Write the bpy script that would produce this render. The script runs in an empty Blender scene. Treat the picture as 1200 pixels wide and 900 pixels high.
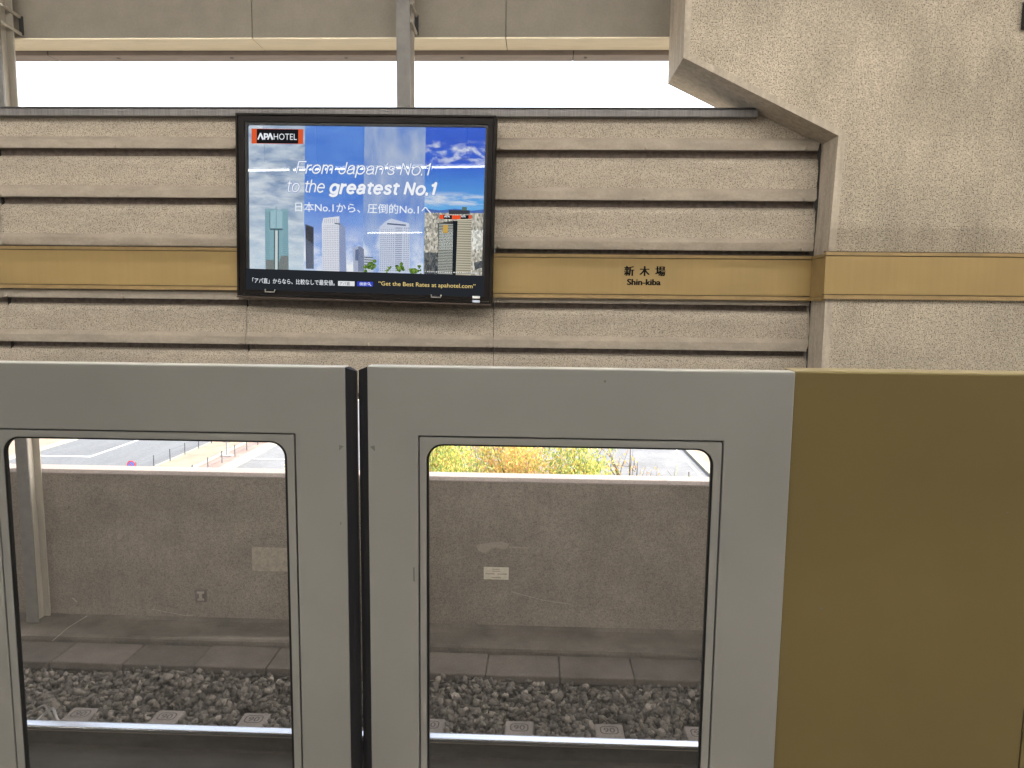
import bpy, math, random
import numpy as np
from mathutils import Matrix, Vector

# ------------------------------------------------------------------ camera, light, exposure
S = bpy.context.scene
COL = S.collection
EXPOSURE = 2.5
EX = 2.0 ** EXPOSURE

cam_d = bpy.data.cameras.new("camera")
cam = bpy.data.objects.new("camera", cam_d)
COL.objects.link(cam)
cam_d.sensor_width = 36.0
cam_d.lens = 36.0 * 850.0 / 1200.0
cam_d.clip_start = 0.05
cam_d.clip_end = 2000.0
_yaw, _pit, _rol = (math.radians(a) for a in (2.012, 6.456, 0.624))
_f = Vector((-math.sin(_yaw) * math.cos(_pit), math.cos(_yaw) * math.cos(_pit), -math.sin(_pit)))
_r = Vector((math.cos(_yaw), math.sin(_yaw), 0))
_u = _r.cross(_f)
_r2 = math.cos(_rol) * _r + math.sin(_rol) * _u
_u2 = -math.sin(_rol) * _r + math.cos(_rol) * _u
M = Matrix((_r2, _u2, -_f)).transposed().to_4x4()
M.translation = (0, 0, 1.5)
cam.matrix_world = M
S.camera = cam

SUN_EL = math.radians(38)
SUN_AZ = math.radians(83.5)         # clockwise from +Y: along the track from the right, slightly beyond the wall
world = bpy.data.worlds.new("World")
S.world = world
world.use_nodes = True
nt = world.node_tree
sky = nt.nodes.new("ShaderNodeTexSky")
sky.sky_type = 'NISHITA'
sky.sun_disc = False
sky.sun_elevation = SUN_EL
sky.sun_rotation = SUN_AZ
sky.dust_density = 2.5
sky.air_density = 1.0
hz = nt.nodes.new("ShaderNodeHueSaturation")       # a thin white overcast pales the blue
hz.inputs["Saturation"].default_value = 0.45
nt.links.new(sky.outputs[0], hz.inputs["Color"])
nt.links.new(hz.outputs[0], nt.nodes["Background"].inputs[0])
nt.nodes["Background"].inputs[1].default_value = 0.15

sd = bpy.data.lights.new("sun", 'SUN')
sd.energy = 3.4
sd.angle = math.radians(0.5)
sd.color = (1.0, 0.95, 0.87)
sun = bpy.data.objects.new("sun", sd)
COL.objects.link(sun)
_sv = Vector((math.sin(SUN_AZ) * math.cos(SUN_EL), math.cos(SUN_AZ) * math.cos(SUN_EL), math.sin(SUN_EL)))
sun.rotation_euler = _sv.to_track_quat('Z', 'Y').to_euler()

vs = S.view_settings
vs.view_transform = 'Standard'
vs.look = 'None'
vs.exposure = EXPOSURE
vs.gamma = 1.0
vs.use_curve_mapping = False

rng = np.random.default_rng(7)
random.seed(7)

# ------------------------------------------------------------------ helpers
def lin(c):
    return tuple((v / 255 / 12.92) if v / 255 <= 0.04045 else ((v / 255 + 0.055) / 1.055) ** 2.4 for v in c)

class MB:
    def __init__(s):
        s.v, s.f, s.m = [], [], []
    def add(s, vs_, fs, m=0):
        o = len(s.v)
        s.v += [tuple(p) for p in vs_]
        s.f += [tuple(o + i for i in f) for f in fs]
        s.m += [m] * len(fs)
    def box(s, x0, x1, y0, y1, z0, z1, m=0):
        s.add([(x0, y0, z0), (x1, y0, z0), (x1, y1, z0), (x0, y1, z0), (x0, y0, z1), (x1, y0, z1), (x1, y1, z1), (x0, y1, z1)],
              [(0, 3, 2, 1), (4, 5, 6, 7), (0, 1, 5, 4), (1, 2, 6, 5), (2, 3, 7, 6), (3, 0, 4, 7)], m)
    def prism_x(s, prof, x0, x1, m=0):      # profile of (y, z) points extruded along x
        n = len(prof)
        a = [(x0, p[0], p[1]) for p in prof] + [(x1, p[0], p[1]) for p in prof]
        fs = [(i, (i + 1) % n, n + (i + 1) % n, n + i) for i in range(n)] + [tuple(range(n - 1, -1, -1)), tuple(range(n, 2 * n))]
        s.add(a, fs, m)
    def prism_y(s, prof, y0, y1, m=0):      # profile of (x, z) points extruded along y
        n = len(prof)
        a = [(p[0], y0, p[1]) for p in prof] + [(p[0], y1, p[1]) for p in prof]
        fs = [(i, (i + 1) % n, n + (i + 1) % n, n + i) for i in range(n)] + [tuple(range(n - 1, -1, -1)), tuple(range(n, 2 * n))]
        s.add(a, fs, m)
    def sheet_x(s, prof, x0, x1, m=0):      # open profile of (y, z)
        n = len(prof)
        a = [(x0, p[0], p[1]) for p in prof] + [(x1, p[0], p[1]) for p in prof]
        s.add(a, [(i, n + i, n + i + 1, i + 1) for i in range(n - 1)], m)
    def poly(s, pts, m=0):
        s.add(pts, [tuple(range(len(pts)))], m)
    def ring(s, outer, inner, y0, y1, m=0):  # two (x, z) loops of equal count: a plate with a hole
        n = len(outer)
        a = [(p[0], y0, p[1]) for p in outer] + [(p[0], y0, p[1]) for p in inner]
        a += [(p[0], y1, p[1]) for p in outer] + [(p[0], y1, p[1]) for p in inner]
        fs = []
        for i in range(n):
            j = (i + 1) % n
            fs += [(i, j, n + j, n + i), (2 * n + j, 2 * n + i, 3 * n + i, 3 * n + j),
                   (j, i, 2 * n + i, 2 * n + j), (n + i, n + j, 3 * n + j, 3 * n + i)]
        s.add(a, fs, m)
    def tube(s, pts, r, n=8, m=0, r1=None):
        pts = [Vector(p) for p in pts]
        k = len(pts)
        vs_, fs = [], []
        for i, p in enumerate(pts):
            d = (pts[min(i + 1, k - 1)] - pts[max(i - 1, 0)]).normalized()
            q = d.to_track_quat('Z', 'Y')
            rr = r if r1 is None else r + (r1 - r) * i / (k - 1)
            for a in range(n):
                t = 2 * math.pi * a / n
                vs_.append(p + q @ Vector((rr * math.cos(t), rr * math.sin(t), 0)))
        for i in range(k - 1):
            for a in range(n):
                b = (a + 1) % n
                fs.append((i * n + a, i * n + b, (i + 1) * n + b, (i + 1) * n + a))
        fs += [tuple(range(n - 1, -1, -1)), tuple(range((k - 1) * n, k * n))]
        s.add(vs_, fs, m)
    def build(s, name, mats, parent=None, bevel=0, smooth=False, loc=None):
        me = bpy.data.meshes.new(name)
        me.from_pydata(s.v, [], s.f)
        mats = mats if isinstance(mats, (list, tuple)) else [mats]
        for m in mats:
            me.materials.append(m)
        if len(mats) > 1:
            me.polygons.foreach_set("material_index", s.m)
        if smooth:
            me.polygons.foreach_set("use_smooth", [True] * len(me.polygons))
        me.update()
        o = bpy.data.objects.new(name, me)
        COL.objects.link(o)
        if parent:
            o.parent = parent
        if loc:
            o.location = loc
        if bevel:
            b = o.modifiers.new("bevel", 'BEVEL')
            b.width = bevel
            b.segments = 2
            b.limit_method = 'ANGLE'
            b.angle_limit = math.radians(40)
        return o

def tag(o, label=None, cat=None, group=None, kind=None):
    if label: o['label'] = label
    if cat: o['category'] = cat
    if group: o['group'] = group
    if kind: o['kind'] = kind
    return o

def thing(name, loc, label, cat, group=None, rot=(0, 0, 0)):
    o = bpy.data.objects.new(name, None)
    o.empty_display_size = 0.1
    COL.objects.link(o)
    o.location = loc
    o.rotation_euler = rot
    return tag(o, label, cat, group)

def rrect(x0, x1, z0, z1, r, n=6):
    pts = []
    for cx, cz, a0 in ((x1 - r, z1 - r, 0), (x0 + r, z1 - r, 90), (x0 + r, z0 + r, 180), (x1 - r, z0 + r, 270)):
        for i in range(n + 1):
            a = math.radians(a0 + 90 * i / n)
            pts.append((cx + r * math.cos(a), cz + r * math.sin(a)))
    return pts

# ------------------------------------------------------------------ materials
def newmat(name):
    m = bpy.data.materials.new(name)
    m.use_nodes = True
    t = m.node_tree
    return m, t, t.nodes["Principled BSDF"]

def N(t, kind, **kw):
    n = t.nodes.new(kind)
    for k, v in kw.items():
        if hasattr(n, k):
            setattr(n, k, v)
        else:
            n.inputs[k].default_value = v
    return n

def mul(t, a, b):
    n = t.nodes.new("ShaderNodeMix")
    n.data_type = 'RGBA'
    n.blend_type = 'MULTIPLY'
    n.inputs[0].default_value = 1.0
    t.links.new(a, n.inputs[6])
    t.links.new(b, n.inputs[7])
    return n.outputs[2]

def ramp(t, src, stops):
    r = t.nodes.new("ShaderNodeValToRGB")
    e = r.color_ramp.elements
    while len(e) < len(stops):
        e.new(0.5)
    for i, (p, c) in enumerate(stops):
        e[i].position = p
        e[i].color = (c, c, c, 1) if isinstance(c, (int, float)) else (*c, 1)
    t.links.new(src, r.inputs[0])
    return r.outputs[0]

def coords(t, scale=(1, 1, 1)):
    g = t.nodes.new("ShaderNodeNewGeometry")
    mp = t.nodes.new("ShaderNodeMapping")
    mp.inputs["Scale"].default_value = scale
    t.links.new(g.outputs["Position"], mp.inputs["Vector"])
    return mp.outputs[0]

def surface(name, col, rough=0.8, layers=(), bump=None, metallic=0.0, spec=None, rnd=None):
    """col: linear base; layers: (scale xyz, noise scale, detail, lo, hi, pos0, pos1) multiplied in; bump: (scale, strength, dist)"""
    m, t, p = newmat(name)
    p.inputs["Roughness"].default_value = rough
    p.inputs["Metallic"].default_value = metallic
    if spec is not None:
        p.inputs["Specular IOR Level"].default_value = spec
    rgb = t.nodes.new("ShaderNodeRGB")
    rgb.outputs[0].default_value = (*col, 1)
    out = rgb.outputs[0]
    for sc, ns, det, lo, hi, p0, p1 in layers:
        n = N(t, "ShaderNodeTexNoise", Scale=ns, Detail=det, Roughness=0.6)
        t.links.new(coords(t, sc), n.inputs["Vector"])
        out = mul(t, out, ramp(t, n.outputs["Fac"], [(p0, lo), (p1, hi)]))
    if rnd:
        g = t.nodes.new("ShaderNodeNewGeometry")
        if rnd == 'object':
            g = t.nodes.new("ShaderNodeObjectInfo")
            src = g.outputs["Random"]
        else:
            src = g.outputs["Random Per Island"]
        out = mul(t, out, ramp(t, src, [(0, 0.82), (1, 1.15)]) if rnd == 'object' else ramp(t, src, [(0, 0.45), (0.5, 0.9), (0.9, 1.35), (1, 2.2)]))
    t.links.new(out, p.inputs["Base Color"])
    if bump:
        n = N(t, "ShaderNodeTexNoise", Scale=bump[0], Detail=4.0, Roughness=0.65)
        t.links.new(coords(t), n.inputs["Vector"])
        b = N(t, "ShaderNodeBump", Strength=bump[1], Distance=bump[2])
        t.links.new(n.outputs["Fac"], b.inputs["Height"])
        t.links.new(b.outputs[0], p.inputs["Normal"])
    return m

ONE = (1, 1, 1)
BEIGE = (0.47, 0.405, 0.315)
# sprayed stucco: fine pits, soft blotches, faint vertical dirt
M_STUCCO = surface("sprayed_stucco", BEIGE, 0.92,
                   [(ONE, 110, 2, 0.20, 1.07, 0.32, 0.52), (ONE, 40, 3, 0.80, 1.08, 0.3, 0.6), (ONE, 1.4, 7, 0.80, 1.10, 0.33, 0.67), ((3, 3, 1.0), 1.3, 5, 0.88, 1.06, 0.35, 0.65)],
                   bump=(120, 0.5, 0.015))
M_SMOOTH = surface("smooth_render", (0.46, 0.395, 0.315), 0.85,
                   [(ONE, 40, 4, 0.86, 1.05, 0.35, 0.65), ((10, 10, 1.2), 2, 4, 0.82, 1.05, 0.35, 0.6)], bump=(60, 0.15, 0.01))
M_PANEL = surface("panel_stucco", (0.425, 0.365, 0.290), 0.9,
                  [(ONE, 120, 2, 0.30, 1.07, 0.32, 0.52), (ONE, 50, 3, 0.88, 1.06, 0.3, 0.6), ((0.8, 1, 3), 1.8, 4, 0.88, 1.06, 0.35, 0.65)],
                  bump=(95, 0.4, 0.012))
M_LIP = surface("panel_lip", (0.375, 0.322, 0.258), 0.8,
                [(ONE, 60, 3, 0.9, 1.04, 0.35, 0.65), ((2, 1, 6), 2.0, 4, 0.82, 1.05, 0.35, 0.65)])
M_GROOVE = surface("dark_joint", (0.19, 0.152, 0.128), 0.9, [(ONE, 30, 3, 0.7, 1.2, 0.35, 0.65)])  # one brown, darker than the panel, on groove backs and lip undersides
M_SEAL = surface("black_sealant", (0.02, 0.018, 0.017), 0.8)
M_FLASH = surface("weathered_flashing", (0.17, 0.16, 0.155), 0.55, [((60, 1, 2), 2.0, 3, 0.72, 1.12, 0.35, 0.65)], metallic=0.2)
M_DARKFLASH = surface("dark_cap", (0.06, 0.058, 0.056), 0.6)
M_STEEL = surface("painted_steel", (0.135, 0.125, 0.112), 0.45, [(ONE, 12, 4, 0.85, 1.06, 0.35, 0.65)])
M_STEEL_LIGHT = surface("pale_painted_steel", (0.36, 0.325, 0.27), 0.4, [((6, 6, 1), 3, 4, 0.85, 1.05, 0.35, 0.65)])
M_BEAM = surface("fascia_panel_paint", (0.215, 0.189, 0.150), 0.75, [(ONE, 5, 5, 0.9, 1.05, 0.35, 0.65), (ONE, 60, 2, 0.94, 1.03, 0.3, 0.6)])
M_SOFFIT = surface("bounce_cream_soffit", (0.80, 0.71, 0.54), 0.6, [((1, 6, 1), 4, 4, 0.93, 1.03, 0.35, 0.65)])  # cream base colour stands in for sun bounced up from below
M_GUTTER = surface("gutter_paint", (0.27, 0.225, 0.2), 0.6, [((1, 6, 1), 4, 4, 0.85, 1.05, 0.35, 0.65)])
M_CEIL = surface("ceiling_paint", (0.6, 0.58, 0.54), 0.8)
M_GOLD = surface("gold_band", (0.315, 0.213, 0.078), 0.5, [((25, 25, 0.8), 1.2, 4, 0.965, 1.015, 0.35, 0.65), (ONE, 1.3, 3, 0.93, 1.05, 0.35, 0.65)])
M_GOLDTRIM = surface("gold_band_trim", (0.305, 0.205, 0.082), 0.5, [((8, 8, 8), 1.2, 4, 0.85, 1.06, 0.35, 0.65)])
M_GOLDDARK = surface("gold_band_joint", (0.05, 0.03, 0.018), 0.7)
M_INK = surface("black_lettering", (0.008, 0.0075, 0.007), 0.7, spec=0.05)
M_PARAPET = surface("dirty_concrete", (0.205, 0.173, 0.142), 0.9,
                    [(ONE, 130, 2, 0.58, 1.14, 0.32, 0.58), (ONE, 45, 3, 0.86, 1.06, 0.3, 0.6), ((13, 13, 1.6), 1.4, 4, 0.93, 1.03, 0.3, 0.7), (ONE, 2.6, 8, 0.84, 1.10, 0.33, 0.67), ((0.5, 1, 1.6), 1.1, 5, 0.84, 1.08, 0.35, 0.65)],
                    bump=(70, 0.3, 0.01))
M_COPING = surface("coping_concrete", (0.215, 0.180, 0.160), 0.75, [(ONE, 60, 3, 0.82, 1.08, 0.35, 0.65)])
M_LID = surface("trough_lid_concrete", (0.104, 0.087, 0.074), 0.9, [(ONE, 80, 3, 0.8, 1.1, 0.35, 0.65), (ONE, 4, 5, 0.7, 1.15, 0.33, 0.67)], bump=(60, 0.3, 0.01), rnd='object')
M_LEDGE = surface("ledge_concrete", (0.112, 0.096, 0.080), 0.9, [(ONE, 80, 3, 0.8, 1.1, 0.35, 0.65), (ONE, 3, 6, 0.55, 1.25, 0.33, 0.67)], bump=(60, 0.35, 0.012))
M_STONE = surface("ballast_stone", (0.128, 0.112, 0.098), 0.85, [(ONE, 90, 3, 0.75, 1.15, 0.35, 0.65)], rnd='island')
M_BALLASTBED = surface("ballast_bed", (0.06, 0.052, 0.047), 0.95, [(ONE, 40, 3, 0.5, 1.2, 0.35, 0.65)], bump=(40, 1.0, 0.05))
M_SLEEPER = surface("sleeper_concrete", (0.25, 0.22, 0.20), 0.9, [(ONE, 70, 3, 0.85, 1.08, 0.35, 0.65), (ONE, 8, 4, 0.75, 1.1, 0.33, 0.67)])
M_IMPRINT = surface("sleeper_imprint", (0.075, 0.063, 0.058), 0.9)
M_RAILTOP = surface("polished_rail_head", (0.86, 0.87, 0.88), 0.26, [((1, 60, 1), 3, 3, 0.85, 1.05, 0.35, 0.65)], metallic=1.0)
M_RUST = surface("rusty_rail_side", (0.048, 0.038, 0.031), 0.8, [((2, 8, 8), 3, 5, 0.65, 1.2, 0.33, 0.67), (ONE, 40, 3, 0.85, 1.1, 0.35, 0.65)])
M_RUSTLINE = surface("worn_rail_edge", (0.22, 0.175, 0.14), 0.5, metallic=0.4)
M_DOOR = surface("silver_grey_paint", (0.248, 0.246, 0.235), 0.36, [(ONE, 1.0, 4, 0.93, 1.04, 0.35, 0.65)], metallic=0.5)
M_DOORGAP = surface("door_groove", (0.035, 0.032, 0.03), 0.7)
M_HOUSING = surface("olive_gold_paint", (0.158, 0.121, 0.047), 0.33, [(ONE, 0.9, 4, 0.90, 1.05, 0.35, 0.65)], metallic=0.55)
M_RUBBER = surface("black_rubber", (0.008, 0.008, 0.010), 0.45, spec=0.2)
M_GASKET = surface("black_gasket", (0.006, 0.006, 0.006), 0.5, spec=0.2)
M_MARK = surface("grey_sticker", (0.13, 0.13, 0.12), 0.6)
M_FRAME = surface("dark_bronze_frame", (0.013, 0.0105, 0.0095), 0.5, [((3, 3, 3), 3, 3, 0.8, 1.1, 0.35, 0.65)], metallic=0.0, spec=0.12)
M_FRAMELIP = surface("worn_frame_lip", (0.085, 0.065, 0.052), 0.35, metallic=0.5)
M_CHROME = surface("latch_metal", (0.62, 0.6, 0.56), 0.3, metallic=0.9)
M_WHITE = surface("white_sticker", (0.8, 0.8, 0.8), 0.5)
M_BLUEST = surface("pale_blue_sticker", (0.6, 0.66, 0.78), 0.5)
M_LABEL = surface("yellowed_plate", (0.50, 0.45, 0.36), 0.6, [(ONE, 30, 3, 0.85, 1.05, 0.35, 0.65)])
M_PATCHC = surface("mortar_patch", (0.27, 0.235, 0.185), 0.9, [(ONE, 40, 3, 0.8, 1.1, 0.35, 0.65)])
M_PATCHB = surface("flaked_skin", (0.235, 0.20, 0.165), 0.9, [(ONE, 60, 3, 0.85, 1.1, 0.35, 0.65)])
M_FLOOR = surface("platform_paving", (0.42, 0.39, 0.35), 0.6, [(ONE, 3, 4, 0.85, 1.08, 0.35, 0.65)])
M_CABLE = surface("grey_cable", (0.13, 0.115, 0.1), 0.5)
M_BLACK = surface("matt_black", (0.02, 0.02, 0.02), 0.6)
M_ASPHALT = surface("asphalt", (0.082, 0.086, 0.091), 0.85, [(ONE, 3, 6, 0.85, 1.1, 0.35, 0.65), ((0.3, 0.05, 1), 2, 4, 0.85, 1.08, 0.35, 0.65)])
M_PALEROAD = surface("pale_asphalt", (0.108, 0.109, 0.112), 0.85, [(ONE, 3, 6, 0.85, 1.1, 0.35, 0.65), ((0.3, 0.3, 1), 1.5, 5, 0.75, 1.12, 0.35, 0.65)])
M_PAINT = surface("road_paint", (0.55, 0.55, 0.53), 0.7)
M_KERB = surface("kerb_stone", (0.215, 0.195, 0.155), 0.85, [(ONE, 4, 4, 0.85, 1.08, 0.35, 0.65)])
M_EARTH = surface("earth_ground", (0.12, 0.105, 0.08), 0.95, [(ONE, 0.6, 5, 0.7, 1.2, 0.35, 0.65)])
M_FENCE = surface("dark_fence_paint", (0.05, 0.055, 0.06), 0.5)
M_BARK = surface("bark", (0.10, 0.075, 0.055), 0.9, [(ONE, 30, 4, 0.7, 1.2, 0.35, 0.65)])
M_RED = surface("sign_red", (0.62, 0.04, 0.07), 0.4)
M_BLUE = surface("sign_blue", (0.06, 0.2, 0.6), 0.4)
M_POST = surface("galvanised_post", (0.35, 0.34, 0.32), 0.45, metallic=0.4)

def tiles(name, c1, c2, mortar, sc):
    m, t, p = newmat(name)
    b = N(t, "ShaderNodeTexBrick", Scale=sc)
    b.inputs["Color1"].default_value = (*c1, 1)
    b.inputs["Color2"].default_value = (*c2, 1)
    b.inputs["Mortar"].default_value = (*mortar, 1)
    b.inputs["Mortar Size"].default_value = 0.02
    t.links.new(coords(t), b.inputs["Vector"])
    n = N(t, "ShaderNodeTexNoise", Scale=0.9, Detail=5.0)
    t.links.new(coords(t), n.inputs["Vector"])
    t.links.new(mul(t, b.outputs[0], ramp(t, n.outputs["Fac"], [(0.35, 0.8), (0.65, 1.1)])), p.inputs["Base Color"])
    p.inputs["Roughness"].default_value = 0.85
    return m
M_TILE = tiles("beige_paving", (0.205, 0.155, 0.105), (0.175, 0.13, 0.09), (0.14, 0.115, 0.09), 1.6)
M_PINK = tiles("pink_paving", (0.195, 0.13, 0.105), (0.165, 0.105, 0.088), (0.14, 0.11, 0.095), 1.6)

def glass(name, dirt, tint=0.95, ior=1.45):
    m, t, p = newmat(name)
    out = t.nodes["Material Output"]
    tr = N(t, "ShaderNodeBsdfTransparent")
    tr.inputs[0].default_value = (tint, tint, tint, 1)
    gl = N(t, "ShaderNodeBsdfGlossy", Roughness=0.0)
    df = N(t, "ShaderNodeBsdfDiffuse")
    df.inputs[0].default_value = (0.55, 0.53, 0.5, 1)
    fr = N(t, "ShaderNodeFresnel", IOR=ior)
    mx = t.nodes.new("ShaderNodeMixShader")
    t.links.new(fr.outputs[0], mx.inputs[0]); t.links.new(tr.outputs[0], mx.inputs[1]); t.links.new(gl.outputs[0], mx.inputs[2])
    n = N(t, "ShaderNodeTexNoise", Scale=3.0, Detail=8.0, Roughness=0.7, Distortion=0.6)
    t.links.new(coords(t, (1, 1, 1.6)), n.inputs["Vector"])
    mx2 = t.nodes.new("ShaderNodeMixShader")
    t.links.new(ramp(t, n.outputs["Fac"], [(0.35, dirt * 0.3), (0.75, dirt)]), mx2.inputs[0])
    t.links.new(mx.outputs[0], mx2.inputs[1]); t.links.new(df.outputs[0], mx2.inputs[2])
    t.links.new(mx2.outputs[0], out.inputs[0])
    return m
M_GLASS = glass("door_glass", 0.045, 0.95, 1.5)
M_CLEAR, _t, _p = newmat("clear_pane")
_t.links.new(_t.nodes.new("ShaderNodeBsdfTransparent").outputs[0], _t.nodes["Material Output"].inputs[0])
M_SCRGLASS = glass("screen_glass", 0.0, 1.0, 1.85)
M_SCRATCH = surface("glass_scratch", (0.36, 0.335, 0.30), 0.6)

def em(name, srgb, k=1.0):
    m, t, p = newmat(name)
    t.nodes.remove(p)
    e = N(t, "ShaderNodeEmission", Strength=k / EX)
    e.inputs[0].default_value = (*lin(srgb), 1)
    t.links.new(e.outputs[0], t.nodes["Material Output"].inputs[0])
    return m

def em_noise(name, stops, sc=(1, 1, 1), scale=3.0, det=6.0, dist=0.5, rot=(0, 0, 0), vor=False, grad=None, k=1.0, clouds=()):
    """emissive picture colour: noise or mosaic ramp; grad=(z0,z1,srgb,fac) tints towards a colour with height in the picture itself"""
    m, t, p = newmat(name)
    t.nodes.remove(p)
    tc = t.nodes.new("ShaderNodeTexCoord")
    mp = t.nodes.new("ShaderNodeMapping")
    mp.inputs["Scale"].default_value = sc
    mp.inputs["Rotation"].default_value = rot
    t.links.new(tc.outputs["Object"], mp.inputs[0])
    if vor:
        n = N(t, "ShaderNodeTexVoronoi", Scale=scale)
        n.distance = 'CHEBYCHEV'
        t.links.new(mp.outputs[0], n.inputs["Vector"])
        sep = t.nodes.new("ShaderNodeSeparateColor")
        t.links.new(n.outputs["Color"], sep.inputs[0])
        src = sep.outputs[0]
    else:
        n = N(t, "ShaderNodeTexNoise", Scale=scale, Detail=det, Roughness=0.6, Distortion=dist)
        t.links.new(mp.outputs[0], n.inputs["Vector"])
        src = n.outputs["Fac"]
    c = ramp(t, src, [(a, lin(b)) for a, b in stops])
    if grad:
        sx = t.nodes.new("ShaderNodeSeparateXYZ")
        t.links.new(tc.outputs["Object"], sx.inputs[0])
        mr = t.nodes.new("ShaderNodeMapRange")
        mr.inputs[1].default_value, mr.inputs[2].default_value = grad[0], grad[1]
        mr.inputs[3].default_value, mr.inputs[4].default_value = 0.0, grad[3]
        t.links.new(sx.outputs[2], mr.inputs[0])
        mx = t.nodes.new("ShaderNodeMix")
        mx.data_type = 'RGBA'
        t.links.new(mr.outputs[0], mx.inputs[0]); t.links.new(c, mx.inputs[6])
        mx.inputs[7].default_value = (*lin(grad[2]), 1)
        c = mx.outputs[2]
    for csc, cscale, p0, p1, ccol, za, zb, zf, seed in clouds:      # cloud streaks between heights za..zb of the picture
        mp2 = t.nodes.new("ShaderNodeMapping")
        mp2.inputs["Scale"].default_value = csc
        mp2.inputs["Location"].default_value = (seed, seed * 0.37, seed * 1.7)
        t.links.new(tc.outputs["Object"], mp2.inputs[0])
        n2 = N(t, "ShaderNodeTexNoise", Scale=cscale, Detail=7.0, Roughness=0.62, Distortion=0.3)
        t.links.new(mp2.outputs[0], n2.inputs["Vector"])
        f = ramp(t, n2.outputs["Fac"], [(p0, 0.0), (p1, 1.0)])
        sx = t.nodes.new("ShaderNodeSeparateXYZ")
        t.links.new(tc.outputs["Object"], sx.inputs[0])
        w = []
        for lo, hi in ((za, za + zf), (zb, zb - zf)):
            mr = t.nodes.new("ShaderNodeMapRange")
            mr.inputs[1].default_value, mr.inputs[2].default_value = lo, hi
            t.links.new(sx.outputs[2], mr.inputs[0])
            w.append(mr.outputs[0])
        for q in w:
            mm = t.nodes.new("ShaderNodeMath"); mm.operation = 'MULTIPLY'
            t.links.new(f, mm.inputs[0]); t.links.new(q, mm.inputs[1]); f = mm.outputs[0]
        mx = t.nodes.new("ShaderNodeMix"); mx.data_type = 'RGBA'
        t.links.new(f, mx.inputs[0]); t.links.new(c, mx.inputs[6])
        mx.inputs[7].default_value = (*lin(ccol), 1)
        c = mx.outputs[2]
    e = N(t, "ShaderNodeEmission", Strength=k / EX)
    t.links.new(c, e.inputs[0])
    t.links.new(e.outputs[0], t.nodes["Material Output"].inputs[0])
    return m

def leafmat(name, stops):
    m, t, p = newmat(name)
    g = t.nodes.new("ShaderNodeNewGeometry")
    c = ramp(t, g.outputs["Random Per Island"], stops)
    df = N(t, "ShaderNodeBsdfDiffuse"); tl = N(t, "ShaderNodeBsdfTranslucent")
    t.links.new(c, df.inputs[0]); t.links.new(c, tl.inputs[0])
    mx = t.nodes.new("ShaderNodeMixShader"); mx.inputs[0].default_value = 0.35
    t.links.new(df.outputs[0], mx.inputs[1]); t.links.new(tl.outputs[0], mx.inputs[2])
    t.links.new(mx.outputs[0], t.nodes["Material Output"].inputs[0])
    return m
GREENS = [(0.0, (0.15, 0.222, 0.072)), (0.35, (0.29, 0.362, 0.098)), (0.6, (0.511, 0.535, 0.139)), (0.85, (0.693, 0.549, 0.153)), (1.0, (0.678, 0.342, 0.15))]
YELLOWS = [(0.0, (0.223, 0.276, 0.082)), (0.25, (0.458, 0.458, 0.124)), (0.55, (0.722, 0.549, 0.16)), (0.8, (0.675, 0.372, 0.156)), (1.0, (0.586, 0.273, 0.154))]
ORANGES = [(0.0, (0.466, 0.406, 0.115)), (0.4, (0.688, 0.488, 0.148)), (1.0, (0.564, 0.264, 0.135))]
M_LEAFG = leafmat("green_leaves", GREENS)
M_LEAFY = leafmat("yellow_leaves", YELLOWS)
M_LEAFO = leafmat("orange_leaves", ORANGES)

# ------------------------------------------------------------------ lettering
def text_geom(body, shear=0.0, bold=0.0):
    cu = bpy.data.curves.new("lettering", 'FONT')
    cu.body = body
    cu.shear = shear
    cu.offset = bold
    cu.resolution_u = 3
    o = bpy.data.objects.new("lettering", cu)
    COL.objects.link(o)
    dg = bpy.context.evaluated_depsgraph_get()
    me = o.evaluated_get(dg).to_mesh()
    v = [tuple(a.co) for a in me.vertices]
    f = [tuple(p.vertices) for p in me.polygons]
    o.to_mesh_clear()
    bpy.data.objects.remove(o)
    bpy.data.curves.remove(cu)
    return v, f

def text_into(mb, body, x0, x1, z0, z1, y, shear=0.0, bold=0.0, m=0, grow=0.0):
    v, f = text_geom(body, shear, bold)
    if not v:
        return
    vx = [a[0] for a in v]; vy = [a[1] for a in v]
    ax, bx, ay, by = min(vx), max(vx), min(vy), max(vy)
    sx = (x1 - x0) / (bx - ax); sz = (z1 - z0) / (by - ay)
    mb.add([(x0 + (a[0] - ax) * sx, y, z0 + (a[1] - ay) * sz) for a in v], f, m)

# ================================================================== STREET LEVEL (11 m below the platform)
G = -11.0
m = MB(); m.poly([(-600, -600, G - 0.02), (600, -600, G - 0.02), (600, 900, G - 0.02), (-600, 900, G - 0.02)])
tag(m.build("ground", M_EARTH), kind='structure')
def slab(name, x0, x1, y0, y1, z0, z1, mat):
    b = MB(); b.box(x0, x1, y0, y1, z0, z1)
    return tag(b.build(name, mat), kind='structure')
slab("side_road", -40.5, -28.3, 12, 160, G - 0.3, G, M_ASPHALT)
slab("main_road", -22.4, 12.7, 30, 160, G - 0.3, G, M_PALEROAD)
slab("left_pavement", -70, -41.0, 12, 160, G - 0.3, G + 0.14, M_TILE)
slab("middle_pavement", -28.1, -25.4, 12, 160, G - 0.3, G + 0.14, M_TILE)
slab("pavement_edge", -25.4, -25.0, 12, 160, G - 0.3, G + 0.20, M_KERB)
slab("brick_pavement", -25.0, -23.3, 12, 160, G - 0.3, G + 0.14, M_PINK)
slab("left_kerb", -41.0, -40.5, 12, 160, G - 0.3, G + 0.16, M_KERB)
slab("road_kerb", -28.3, -28.1, 12, 160, G - 0.3, G + 0.16, M_KERB)
slab("right_kerb", -23.3, -22.4, 12, 160, G - 0.3, G + 0.16, M_KERB)
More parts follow.
